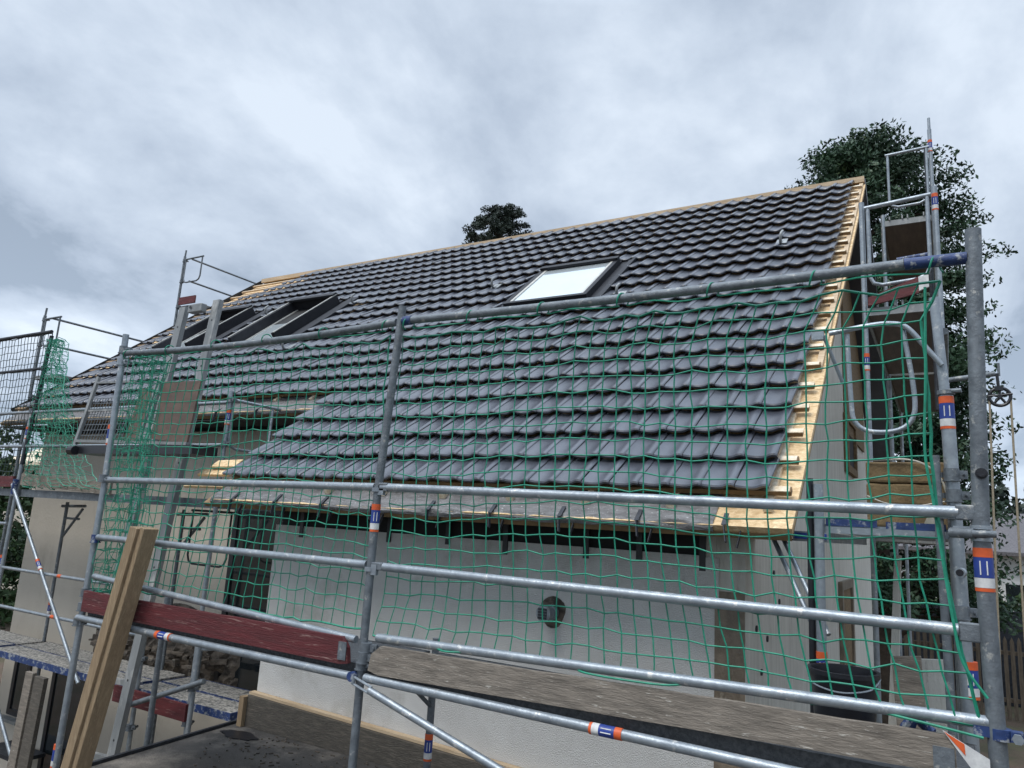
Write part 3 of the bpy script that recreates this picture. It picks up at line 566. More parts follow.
# decks (run away from the camera), seen from below
def gdeck(y0, y1, z, m='ply_under'):
    d = part('deck', m, gs, lambda q: q.box(XI+.03, XO-.04, y0+.01, y1-.01, z-.045, z))
    part('deck_frame', 'alu', d, lambda q: (q.box(XI+.02, XO-.03, y0-.012, y0+.009, z-.06, z+.012), q.box(XI+.005, XI+.029, y0+.01, y1, z-.07, z+.01), q.box(XO-.039, XO-.015, y0+.01, y1, z-.07, z+.01)))
    part('deck_claw', 'alu', d, lambda q: [q.box(XI+.1+i*.12, XI+.115+i*.12, y0-.03, y0+.0, z+.013, z+.06) for i in (0, 1.2, 1.7, 3.2)])
    return d
gdeck(3.78, 6.5, 2.87+.06); gdeck(6.55, 9.6, 4.90); gdeck(6.55, 9.5, 2.93)
d = part('deck', 'steel', gs, lambda q: q.box(XI-.02, XO-.03, .76, 3.75, .862, .895)); part('deck_frame', 'blue', d, lambda q: (q.box(XI+.02, XI+.26, .748, .758, .888, .925), q.box(XI+.30, XO-.04, .748, .758, .885, .92)))
part('deck_frame', 'steel', d, lambda q: (q.box(XI-.02, XO-.03, .745, .757, .85, .884), q.box(XI-.02, XI+.015, .745, .757, .886, .93)))
d = part('deck', 'steel', gs, lambda q: q.box(2.14, 2.34, 1.35, 3.75, .80, .86)); part('deck_frame', 'sticker_blue', d, lambda q: q.box(2.15, 2.33, 1.342, 1.349, .815, .85))
deck(gs, XI+.01, XO-.03, .76, 3.72, -.95, 'old_wood', 'alu'); deck(gs, XI+.01, XO-.03, 3.8, 6.5, -.95, 'old_wood', 'alu')
deck(gs, XI+.01, XO-.03, 3.8, 6.5, .90, 'ply_under', 'alu')
# toe board in red across the first high deck
tb = part('toe_board', 'red_board', gs, lambda q: q.hexa([(2.42, 3.72, 2.95), (2.83, 3.72, 3.03), (2.83, 3.75, 3.03), (2.42, 3.75, 2.95), (2.42, 3.72, 3.03), (2.83, 3.72, 3.18), (2.83, 3.75, 3.18), (2.42, 3.75, 3.03)]), label='short red painted board across the upper deck')
part('pale_end', 'white', tb, lambda q: q.hexa([(2.831, 3.72, 3.05), (2.91, 3.72, 3.08), (2.91, 3.75, 3.08), (2.831, 3.75, 3.05), (2.831, 3.72, 3.18), (2.91, 3.72, 3.19), (2.91, 3.75, 3.19), (2.831, 3.75, 3.18)]))
part('crossbar', 'blue', gs, lambda q: q.tube([(2.66, 3.9, 3.42), (2.93, 3.9, 3.44)], .024, 10), smooth=True)
# curved guard frames
ubar(gs, (2.47, 6.5, 5.80), (.51, 0, .02), .50, .74, .019)
ubar(gs, (2.41, 3.76, 3.92), (.53, 0, .04), .55, .78, .021)
def bigframe(q):
    y = .70
    q.tube(curve_pts([(2.45, y, 1.905), (2.62, y, 1.93), (2.74, y, 1.935), (2.82, y, 1.905), (2.91, y, 1.78), (2.965, y, 1.70)], 5), .0135, 10)
    q.tube(curve_pts([(2.535, y+.02, 1.90), (2.545, y+.02, 1.55), (2.56, y+.02, 1.43), (2.63, y+.02, 1.375), (2.76, y+.02, 1.38), (2.83, y+.02, 1.45), (2.835, y+.02, 1.60), (2.80, y+.02, 1.90)], 5), .0125, 10)
part('guard_frame', 'steel', gs, bigframe, smooth=True)
part('frame_clamp', 'steel', gs, lambda q: (q.obox((2.39, .72, 1.90), (.03, 0, 0), (0, .02, 0), (0, 0, .022)), q.tube([(2.42, .71, 1.90), (2.50, .8, 1.65)], .010, 8)), smooth=True)
for y in (3.8, 6.55):
    for z in (.4, 1.4, 1.9, 2.4): tubeo('guard_rail', gs, (XO, y, z), (XO, y+2.7, z), .020, 'steel_dull', 8)
for z in (-.1, -.5, 1.45, 1.9): tubeo('guard_rail', gs, (XO, .8, z), (XO, 3.75, z), .018, 'steel_dull', 8)
# wire pulley -------------------------------------------------------
pu = thing('rope_pulley', 'black pulley wheel hanging from a short tube right of the thick post', 'pulley', (3.37, 3.8, 2.2))
part('pulley_arm', 'steel_dull', pu, lambda q: (q.tube([(3.0, 3.8, 2.24), (3.36, 3.8, 2.28)], .022, 10), q.tube([(3.385, 3.8, 2.26), (3.385, 3.8, 2.37)], .010, 8)), smooth=True)
part('pulley_hook', 'black', pu, lambda q: (q.tube([(3.37, 3.79, 2.28), (3.375, 3.79, 2.16)], .012, 8), q.obox((3.375, 3.79, 2.15), (.03, 0, 0), (0, .02, 0), (0, 0, .018)), q.tube([(3.30, 3.78, 2.085), (3.47, 3.78, 2.10)], .008, 6)), smooth=True)
def wheel(q):
    c = Vector((3.38, 3.79, 2.08)); n = 26
    pts = [c+Vector((.075*math.cos(2*math.pi*i/n), 0, .075*math.sin(2*math.pi*i/n))) for i in range(n+1)]; q.tube(pts, .014, 8, cap=False)
    for a in range(5): q.tube([c, c+Vector((.07*math.cos(a*1.2566+.3), 0, .07*math.sin(a*1.2566+.3)))], .011, 6)
    q.tube([c-Vector((0, .02, 0)), c+Vector((0, .02, 0))], .018, 10)
part('wheel', 'black', pu, wheel, smooth=True)
for i, (xa, xb) in enumerate(((3.307, 3.20), (3.455, 3.40))):
    q = MB(); q.tube(curve_pts([(xa, 3.79, 2.08), ((xa*2+xb)/3, 3.76, .6), ((xa+2*xb)/3, 3.72, -1.4), (xb, 3.70, GZ)], 8), .0085, 7)
    tag(link('pulley_rope', q, 'rope', base=(xb, 3.7, GZ), smooth=True), ['pale rope hanging close beside the thick right post', 'pale rope hanging nearest the right edge below the pulley'][i], 'rope', 'ropes hanging from the pulley')
# insulation pack on the deck
ip = thing('insulation_pack', 'brown insulation slabs stacked in torn clear film on the gable deck', 'insulation pack', (2.75, 1.5, .93))
def slab(z0, z1, j):
    def f_(q):
        n = 10; vs = []
        for i in range(n+1):
            x = 2.555+.40*i/n; b = .006*math.sin(i*1.3+j)
            vs += [(x, 1.30+b, z0+.004), (x, 1.85, z0+.004), (x, 1.85, z1-.002), (x, 1.30-b, z1-.002)]
        q.add(vs, [(i*4+k_, (i+1)*4+k_, (i+1)*4+(k_+1) % 4, i*4+(k_+1) % 4) for i in range(n) for k_ in range(4)]+[(0, 1, 2, 3), (n*4+3, n*4+2, n*4+1, n*4)])
    return f_
for j in range(3): part('slab', 'rock_pad', ip, slab(.905+.125*j, .905+.125*(j+1), j), bevel=.012)
part('plastic_film', 'film', ip, lambda q: (q.tube(curve_pts([(2.56, 1.285, 1.285), (2.76, 1.28, 1.29), (2.86, 1.275, 1.26), (2.93, 1.275, 1.19), (2.965, 1.28, 1.06), (2.975, 1.28, .95)], 6), .006, 6), q.tube(curve_pts([(2.56, 1.285, 1.08), (2.66, 1.28, 1.04), (2.80, 1.275, 1.03), (2.95, 1.275, 1.06)], 6), .004, 6),
    q.add([(2.83, 1.27, .91), (2.87, 1.25, 1.0), (2.92, 1.27, .91), (2.87, 1.29, .93)], [(0, 1, 2), (0, 3, 1), (1, 3, 2), (0, 2, 3)])), smooth=True)
# bucket
bk = thing('bucket', 'black plastic mortar tub standing behind the grey toe board', 'bucket', (2.50, .5, -.05))
def bkt(q):
    n = 28; c = (2.50, .5); prof_ = [(.125, -.05), (.15, .10), (.162, .215), (.172, .217), (.172, .205), (.158, .20), (.155, .212), (.145, .10), (.12, -.04)]
    prof_ = [(.128, -.05), (.145, .200), (.158, .202), (.158, .222), (.142, .222), (.132, .10), (.120, -.038)]
    vs = [(c[0]+r_*math.cos(2*math.pi*i/n), c[1]+r_*math.sin(2*math.pi*i/n), z) for r_, z in prof_ for i in range(n)]
    m_ = len(prof_)
    q.add(vs, [(j*n+i, j*n+(i+1) % n, (j+1)*n+(i+1) % n, (j+1)*n+i) for j in range(m_-1) for i in range(n)]+[tuple(range(n-1, -1, -1)), tuple((m_-1)*n+i for i in range(n))])
part('tub', 'black', bk, bkt, smooth=True)
part('handle', 'steel', bk, lambda q: q.tube(curve_pts([(2.345, .5, .20), (2.38, .375, .165), (2.50, .335, .145), (2.62, .375, .165), (2.655, .5, .20)], 6), .004, 6), smooth=True)
# leaning panels behind
for i, (x0, x1, y, z0, z1, ln, mt, lb) in enumerate(((2.66, 2.80, 1.05, -.88, .22, .14, 'old_wood', 'narrow grey board leaning behind the bucket'), (2.72, 2.93, 1.35, -.88, .18, .16, 'gable', 'wide pale grey board leaning against the gable scaffold near the thick posts'),)):
    q = MB(); q.hexa([(x0+.05, y, z0), (x1+.05, y, z0), (x1+.05, y+.03, z0), (x0+.05, y+.03, z0), (x0, y+ln, z1), (x1, y+ln, z1+.02), (x1, y+ln+.03, z1+.02), (x0, y+ln+.03, z1)])
    tag(link('loose_board', q, mt, base=((x0+x1)/2, y, z0), bevel=.004), lb, 'board')
q = MB(); q.hexa([(2.56, 1.6, -.88), (2.62, 1.6, -.88), (2.62, 1.63, -.88), (2.56, 1.63, -.88), (2.66, 1.75, .75), (2.70, 1.75, .75), (2.70, 1.78, .75), (2.66, 1.78, .75)])
tag(link('loose_board', q, 'gable', base=(2.6, 1.6, -.88), bevel=.003), 'thin pale batten standing upright right behind the black tub', 'board')
# blue rag / strap and small items on the near deck
q = MB()
for k_ in range(4): q.tube(curve_pts([(2.72+.02*k_, .40, -.045+.03*k_), (2.76+.01*k_, .36, .055+.012*k_), (2.82, .40+.02*k_, .07-.01*k_), (2.86, .45, -.04+.02*k_)], 6), .017, 8)
tag(link('strap', q, 'blue', base=(2.8, .4, -.05), smooth=True), 'blue strap lying crumpled behind the lowest rail near the right post', 'strap')

# ================================================================ EAVE SCAFFOLD (left, along the beige wall)
es = thing('scaffold', 'two level tube scaffold along the beige wall with dusty lower deck', 'scaffold', (-6, 2, GZ))
YO, YI = 1.67, 2.40
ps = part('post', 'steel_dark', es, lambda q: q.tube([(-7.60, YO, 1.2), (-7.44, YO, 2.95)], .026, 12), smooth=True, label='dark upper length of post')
ps = part('post', 'steel', es, lambda q: q.tube([(-7.66, YO, GZ), (-7.60, YO, 1.8)], .0245, 12), smooth=True)
sticker(ps, (-7.60, YO, 1.70), (-7.61, YO, 1.0), .0275, 0); sticker(ps, (-7.66, YO, .02), (-7.66, YO, -1.0), .0265, 0)
for x, z1, st in ((-3.60, 2.02, (1.82,)), (-4.47, -.55, ()), (-10.7, 3.0, ())):
    p = tubeo('post', es, (x, YO, GZ), (x, YO, z1), .0242, 'steel')
    for t in st: sticker(p, (x, YO, t), (x, YO, t-1), .0255, 0)
for x in (-7.7, -5.12, -3.25):
    p = tubeo('post', es, (x, YI, GZ), (x, YI, .74), .022, 'steel_dull')
    if x == -7.7: sticker(p, (x, YI, -.62), (x, YI, -1.6), .0235, 0)
    part('bracket', 'steel_dull', es, lambda q: (q.tube([(x-.12, YI, .68), (x+.45, YI, .70)], .02, 8), q.tube([(x, YI, .52), (x+.35, YI, .52+.0)], .016, 8), q.tube([(x, YI, .25), (x+.40, YI, .66)], .018, 8)), smooth=True)
deck(es, -7.55, -5.45, YO+.03, YI, .87, 'deck_steel', 'steel_dull', .09); deck(es, -5.42, -3.55, YO+.03, YI, .87, 'deck_steel', 'steel_dull', .09); deck(es, -10.7, -7.62, YO+.03, YI, .87, 'deck_steel', 'steel_dull', .09)
part('toe_board', 'old_wood', es, lambda q: board(q, -7.52, -5.5, .93, 1.08, .86, 1.0, YO-.02, YO+.012), label='weathered grey toe board on the upper deck')
part('toe_board', 'red_board', es, lambda q: board(q, -10.5, -7.72, .86, 1.0, .90, 1.04, YO-.02, YO+.012), label='red toe board end at the left edge')
for z in (1.90, 1.44): tubeo('guard_rail', es, (-10.7, YO, z), (-3.6, YO, z), .021, 'steel')
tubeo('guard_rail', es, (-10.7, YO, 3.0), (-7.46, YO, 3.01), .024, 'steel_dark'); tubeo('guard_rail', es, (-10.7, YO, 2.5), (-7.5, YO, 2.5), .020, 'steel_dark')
for z in (-.13, -.60):
    g_ = tubeo('guard_rail', es, (-7.64, YO, z), (-4.6, YO, z), .020, 'steel'); part('orange_band', 'orange', g_, lambda q: q.tube([(-6.3, YO, z), (-6.22, YO, z)], .0215, 12), smooth=True)
tubeo('guard_rail', es, (-10.7, YO, .42), (-7.7, YO, .42), .020); tubeo('guard_rail', es, (-10.7, YO, -.5), (-7.7, YO, -.5), .020)
br = tubeo('diagonal_brace', es, (-7.67, YO-.04, .93), (-5.47, YO-.04, -1.22), .021, 'steel'); sticker(br, Vector((-7.67, YO-.04, .93)).lerp(Vector((-5.47, YO-.04, -1.22)), .42), (-5.47, YO-.04, -1.22), .0225, 0)
tubeo('diagonal_brace', es, (-7.62, YO-.04, -1.2), (-5.5, YO-.04, -3.2), .021, 'steel')
part('brace_head', 'blue', es, lambda q: (q.tube([(-7.62, YO-.03, .80), (-7.61, YO-.03, 1.0)], .036, 10)), smooth=True)
# lower deck: two panels side by side, blue bordered
for (x0, x1) in ((-10.7, -7.68), (-7.60, -4.70), (-4.62, -3.02)):
    deck(es, x0, x1, YO+.02, YO+.36, -1.13, 'deck_light', 'blue', .07)
for (x0, x1) in ((-10.7, -7.68), (-7.60, -4.70), (-4.62, -2.78)):
    deck(es, x0, x1, YO+.39, YI+.02, -1.13, 'deck_light', 'blue' if x0 > -5 else 'deck_light', .07)
part('toe_board', 'red_board', es, lambda q: q.box(-4.75, -3.55, YO-.08, YO-.05, -1.28, -1.12), label='red toe board low beside the blue edged deck')
part('toe_board', 'old_wood', es, lambda q: q.box(-10.6, -7.7, YO-.08, YO-.05, -1.14, -1.0))
# end frame on the lower level
def lowframe(q):
    q.tube([(-3.42, 1.55, -1.9), (-3.42, 1.55, -.45)], .0242, 10)
    q.tube([(-3.60, YO, -.62), (-3.32, 2.3, -.62)], .018, 8)
part('post', 'steel', es, lowframe, smooth=True)
part('cross_tube', 'steel_dull', es, lambda q: (q.tube([(-4.25, 1.42, -1.22), (-3.22, 1.50, -.84)], .026, 12)), smooth=True)
part('cross_tube_end', 'black', es, lambda q: q.tube([(-4.262, 1.419, -1.2245), (-4.25, 1.42, -1.2205)], .021, 12), smooth=True)
coupler(es, (-3.42, 1.53, -.93)); coupler(es, (-4.47, YO-.02, -.82)); coupler(es, (-4.47, YO-.02, -1.5)); coupler(es, (-3.6, YO-.02, -1.3)); coupler(es, (-3.42, 1.55, -1.42))
tubeo('guard_rail', es, (-4.45, YI, -.62), (-3.25, YI, -.68), .018)
tubeo('post', es, (-4.47, YI, -1.12), (-4.47, YI, -.5), .022, 'steel_dull'); tubeo('post', es, (-3.05, YI+.1, -1.12), (-3.05, YI+.1, -.2), .022, 'steel')
# end guard at the right end of the upper deck
ubar(es, (-3.58, YO, 1.93), (0, 1, 0), .60, .52, .018); tubeo('guard_rail', es, (-3.58, YO, 1.93), (-3.58, 2.85, 1.93), .018)
ubar(es, (-4.9, YI-.05, .74), (1, .0, 0), .75, .62, .014, 'under_frame', 'steel_dark')
coupler(es, (-3.6, YO, 1.93)); coupler(es, (-3.6, YO, 1.46)); coupler(es, (-7.6, YO, 1.92)); coupler(es, (-7.62, YO, 1.46)); coupler(es, (-7.5, YO, 2.5), m='steel_dark')
part('wall_console', 'steel_dark', es, lambda q: (q.box(-8.9, -8.0, 2.45, 2.85, -2.75, -2.70), q.tube([(-9.5, 2.3, -3.0), (-7.9, 2.3, -2.95)], .02, 8)))

# ================================================================ LEFT GABLE SCAFFOLD
ls = thing('scaffold', 'slim far scaffold with two guard rail levels beyond the left roof verge', 'scaffold', (-10.7, 5, GZ))
for (y, z0, z1) in ((3.1, GZ, 3.95), (5.6, GZ, 5.95)):
    p = tubeo('post', ls, (-10.75, y, z0), (-10.70, y, z1), .026, 'steel_dull', 10); part('spigot', 'steel_dull', p, lambda q: q.tube([(-10.70, y, z1), (-10.69, y, z1+.14)], .018, 8), smooth=True)
for (y0, y1, z) in ((3.1, 7.5, 3.88), (3.1, 7.5, 3.40), (5.6, 10.5, 5.86), (5.6, 10.5, 5.38)): tubeo('guard_rail', ls, (-10.45, y0, z), (-10.45, y1, z), .020, 'steel_dull', 8)
ubar(ls, (-10.68, 3.1, 3.88), (1, 0, 0), .52, .50, .018, m='steel_dull'); ubar(ls, (-10.68, 5.6, 5.88), (1, 0, 0), .60, .52, .018, m='steel_dull')
part('toe_board', 'red_board', ls, lambda q: q.box(-10.62, -10.1, 5.55, 5.58, 4.86, 5.02)); deck(ls, -10.7, -10.0, 5.62, 8.6, 4.85, 'ply_under', 'alu'); deck(ls, -10.7, -10.0, 3.1, 5.5, 2.85, 'ply_under', 'alu')
for (y, z) in ((3.1, 3.88), (3.1, 3.42), (3.1, 2.5), (5.6, 5.86), (5.6, 5.4), (5.6, 4.85)): coupler(ls, (-10.7, y, z), m='steel_dull')

# ================================================================ HOIST
ho = thing('ladder_hoist', 'ladder hoist with two pale metal rails leaning up to the left roof windows', 'hoist', (-4.4, 1.1, GZ))
def railpt(x, z): return Vector((x, 1.40+z*.098+(x+4.7)*.14, z))
for x, z1 in ((-4.70, 3.08), (-4.20, 3.14)):
    a, b = railpt(x, GZ), railpt(x, z1)
    rl = part('rail', 'alu', ho, lambda q: (q.beam(a, b, .012, .115, (1, 0, 0)), q.beam(a+Vector((-.052, .030, 0)), b+Vector((-.052, .030, 0)), .048, .010, (1, 0, 0)), q.beam(a+Vector((.052, .030, 0)), b+Vector((.052, .030, 0)), .048, .010, (1, 0, 0))))
    part('rail_holes', 'black', rl, lambda q: [q.tube([railpt(x, z)+Vector((0, -.0075, 0)), railpt(x, z)+Vector((0, -.006, 0))], .012, 10) for z in [z1-.25-.55*i for i in range(9)]])
for z in (1.9, .4, -.3, -1.0, -1.7, -2.4):
    part('cross_bar', 'alu', ho, lambda q: q.beam(railpt(-4.63, z)+Vector((0, .05, 0)), railpt(-4.27, z)+Vector((0, .05, 0)), .05, .05))
part('head_block', 'alu', ho, lambda q: q.box(-4.56, -4.32, 1.67, 1.75, 2.99, 3.09), bevel=.01)
part('head_block_hole', 'black', ho, lambda q: q.tube([(-4.50, 1.657, 3.05), (-4.50, 1.66, 3.05)], .018, 12))
# platform
pf = part('platform', 'black', ho, lambda q: (q.box(-5.28, -3.26, 1.05, 1.34, 1.28, 1.37), q.tube([(-5.30, 1.02, 1.31), (-5.20, 1.02, 1.31)], .05, 12)))
part('brown_panel', 'ply', pf, lambda q: q.hexa([(-4.00, 1.08, 1.44), (-3.40, 1.08, 1.39), (-3.40, 1.10, 1.39), (-4.00, 1.10, 1.44), (-3.98, 1.14, 2.04), (-3.40, 1.14, 2.02), (-3.40, 1.16, 2.02), (-3.98, 1.16, 2.04)]))
part('brown_panel', 'ply', pf, lambda q: q.hexa([(-4.42, 1.08, 1.40), (-4.16, 1.08, 1.40), (-4.16, 1.10, 1.40), (-4.42, 1.10, 1.40), (-4.38, 1.14, 1.98), (-4.14, 1.14, 1.98), (-4.14, 1.16, 1.98), (-4.38, 1.16, 1.98)]))
part('panel_frame', 'alu', pf, lambda q: (q.beam((-5.30, 1.06, 1.38), (-5.18, 1.13, 2.15), .03, .045, (1, 0, 0)), q.beam((-4.06, 1.06, 1.40), (-4.02, 1.13, 2.08), .03, .04, (1, 0, 0)), q.beam((-4.14, 1.06, 1.40), (-4.09, 1.13, 2.07), .02, .03, (1, 0, 0)), q.beam((-5.30, 1.06, 1.42), (-3.36, 1.06, 1.38), .03, .03), q.beam((-5.18, 1.12, 2.08), (-4.45, 1.12, 2.06), .02, .02), q.beam((-5.24, 1.10, 1.76), (-4.45, 1.12, 1.76), .02, .02)))
def wire(q):
    for i in range(15):
        t = i/14; q.tube([(-5.27+.80*t, 1.07, 1.42), (-5.18+.74*t, 1.13, 1.90)], .004, 5)
    for j in range(9):
        t = j/8; q.tube([(-5.27+.09*t, 1.07+.06*t, 1.42+.48*t), (-4.47+.03*t, 1.07+.06*t, 1.42+.48*t)], .004, 5)
part('wire_panel', 'steel_dull', pf, wire)
# timber leaning in the foreground
q = MB(); a = Vector((-2.42, -.13, ZF)); b = Vector((-2.03, -.13, .62)); q.beam(a, b, .10, .12, (1, 0, 0))
tm_ = thing('timber_beam', 'brown square timber beam leaning on the scaffold rails by the left post', 'timber beam', a)
dvec = (b-a).normalized(); 
def tbm(q):
    for (off, w_) in ((Vector((-.062, 0, 0)), .055), (Vector((0, -.01, 0)), .062), (Vector((.060, .0, 0)), .052)): q.beam(a+off, b+off, .115 if off.x else .135, w_, (1, 0, 0))
link('square_timber', (lambda z: (tbm(z), z)[1])(MB()), 'timber', tm_, bevel=.004)
# boards standing left below
for i, (x, y, ln, w_, mt, lb) in enumerate(((-6.42, 1.55, .1, .16, 'old_wood', 'pale upright plank under the lower deck at far left'), (-6.12, 1.5, .1, .20, 'wet_wood', 'dark rough upright plank beside the pale one under the lower deck'))):
    q = MB(); q.hexa([(x-.1, y, GZ), (x-.1+w_, y, GZ), (x-.1+w_, y+.05, GZ), (x-.1, y+.05, GZ), (x, y, -1.22), (x+w_, y, -1.22), (x+w_, y+.05, -1.22), (x, y+.05, -1.22)])
    tag(link('plank', q, mt, base=(x, y, GZ), bevel=.004), lb, 'plank')
q = MB()
for _ in range(46):
    c = Vector((random.uniform(-7.1, -4.5), random.uniform(2.55, 2.85), -1.12+random.uniform(.0, .13))); a_ = random.uniform(0, 3.14); l_ = random.uniform(.04, .16)
    q.obox(c, (l_*math.cos(a_), l_*math.sin(a_)*.5, random.uniform(-.02, .02)), (-.03*math.sin(a_), .03*math.cos(a_), 0), (0, 0, random.uniform(.01, .035)))
ro = link('rubble', q, 'rubble'); tag(ro, 'broken brown rubble heaped on the lower deck against the beige wall', 'rubble'); ro['kind'] = 'stuff'

# ================================================================ NETS
def grid_net(name, P, nu, nv, r, mat_, label, skip=None, jit=.0062, border=True):
    """P(i/nu, j/nv) gives the point; cords run both ways with small knots pulled out of line"""
    pts = [[Vector(P(i/nu, j/nv)) + Vector((random.gauss(0, jit*.6), random.gauss(0, jit*.6), random.gauss(0, jit))) for j in range(nv+1)] for i in range(nu+1)]
    q = MB()
    for i in range(nu+1): q.tube(pts[i], r*(1.7 if border and i == nu else 1), 4, cap=False)
    for j in range(nv+1): q.tube([pts[i][j] for i in range(nu+1)], r*(1.6 if border and j in (0, nv) else 1), 4, cap=False)
    for i in range(1, nu):
        for j in range(1, nv):
            p = pts[i][j]; k_ = r*1.7
            q.add([p+Vector((k_, 0, 0)), p-Vector((k_, 0, 0)), p+Vector((0, k_, 0)), p-Vector((0, k_, 0)), p+Vector((0, 0, k_)), p-Vector((0, 0, k_))], [(0, 2, 4), (2, 1, 4), (1, 3, 4), (3, 0, 4), (2, 0, 5), (1, 2, 5), (3, 1, 5), (0, 3, 5)])
    o = link(name, q, mat_, base=tuple(pts[nu//2][0])); tag(o, label, 'safety net', 'green scaffold nets'); return o, pts
def lerp(a, b, t): return a+(b-a)*t
def PR(s, t):
    # t 0 bottom .. 1 top ; the top hangs in shallow swags between ties, right edge is drawn inwards
    z = lerp(.12+.045*s-.0, 1.93, t)
    swag = -.035*abs(math.sin(s*math.pi*7+.4)); z += swag*max(0, (t-.8)/.2)
    z += -.02*math.sin(s*9+1)*math.sin(t*3.1)
    xr = 2.905 + .06*(1-t)**2*2 + .09*max(0, (t-.9)/.1)
    x = lerp(.06, xr, s) + .035*math.sin(t*5+s*3)*(1-t) + .02*math.sin(s*17)*t
    y = .045 + .045*math.sin(math.pi*s)*math.sin(math.pi*t) + .03*math.sin(t*7+s*4)*(1-t) - (.04*(1-t)**4)
    return (x, y, z)
grid_net('safety_net', PR, 34, 21, .0037, 'net', 'green knotted net between the middle post and the thick right post')
def PL(s, t):
    z = lerp(.14, 1.93, t) - .04*abs(math.sin(s*math.pi*6))*max(0, (t-.8)/.2) - .02*math.sin(s*8)*math.sin(t*3.1)
    x = lerp(-2.47-.12*(1-t), -.04, s) + .02*math.sin(s*13+t*5)
    y = .05 + .05*math.sin(math.pi*s)*math.sin(math.pi*t)
    return (x, y, z)
grid_net('safety_net', PL, 30, 21, .0037, 'net', 'green knotted net hanging in the bay left of the middle post')
def PB(s, t):
    z = lerp(.10, 1.99, t); wd = .44+.05*math.sin(t*6)
    x = lerp(-2.87, -2.80, t) + wd*s + .04*math.sin(s*40+t*9)*(.4+.6*(1-t)); y = .07+.075*math.sin(s*46+t*5)
    return (x, y, z)
grid_net('safety_net', PB, 26, 24, .0026, 'net_bunch', 'bunched folds of green net gathered right of the left foreground post', jit=.014)
def PD(s, t):
    z = lerp(.92, 2.85, t); wd = lerp(1.85, .30, min(1, t*1.02)**.6)
    x = lerp(-7.45, -7.38, t) + wd*s; y = YO-.03+.07*math.sin(s*38+t*8)
    return (x, y, z)
grid_net('safety_net', PD, 26, 36, .0030, 'net_bunch', 'loose green net draped from the dark left post down to the grey board', jit=.017)
def PK(s, t):
    return (lerp(-10.7, -7.5, s), YO+.03+.05*math.sin(math.pi*s)*math.sin(3*t), lerp(1.0, 3.0, t)-.01*abs(math.sin(s*20))*t)
grid_net('safety_net', PK, 36, 20, .0045, 'net_backlit', 'taut green net at the far left edge, coloured dark for its backlight', jit=.006)
# lashing cords along the top rail
for (x0, x1, lb) in ((.12, 2.95, 'green cord lashed along the right top rail'), (-2.8, -.05, 'green cord lashed along the left top rail')):
    q = MB(); pts = []
    nt_ = int((x1-x0)/.46); 
    for i in range(nt_+1):
        xa = x0+(x1-x0)*i/nt_
        if i: 
            xm = xa-(x1-x0)/nt_*.5; pts += [(xm-.06, -.01, 1.962-random.uniform(.0, .02)), (xm+.07, -.012, 1.958-random.uniform(0, .02))]
        for a in range(0, 9): pts.append((xa-.03+.008*a, .033*math.sin(a*math.pi/4+2.6)-.0, 1.985+.034*math.cos(a*math.pi/4+2.6)))
    q.tube(curve_pts(pts, 3), .0042, 6)
    tag(link('lashing_cord', q, 'net', base=((x0+x1)/2, 0, 1.95), smooth=True), lb, 'cord', 'green lashing cords')
q = MB(); q.tube(curve_pts([(2.905, .03, 1.0), (2.93, 0, .75), (2.955, -.02, .52), (2.98, -.03, .38), (3.05, -.045, .27)], 6), .006, 6); q.tube(curve_pts([(2.915, .03, 1.9), (2.90, .03, 1.5), (2.885, .03, 1.2), (2.905, .03, 1.0)], 6), .006, 6)
tag(link('lashing_cord', q, 'net', base=(2.93, 0, 1.0), smooth=True), 'thick green edge cord running down beside the thick right post', 'cord', 'green lashing cords')
q = MB(); q.tube(curve_pts([(.12, .04, .13), (.5, -.01, .115), (.62, -.03, .11), (.9, .03, .135), (1.3, .04, .14), (1.42, -.03, .12), (1.8, -.035, .125), (2.0, .03, .15), (2.5, .03, .16), (2.8, -.03, .15), (3.03, -.045, .13)], 7), .0055, 6)
tag(link('lashing_cord', q, 'net', base=(1.5, 0, .13), smooth=True), 'green bottom cord looped round the lowest rail behind the grey toe board', 'cord', 'green lashing cords')

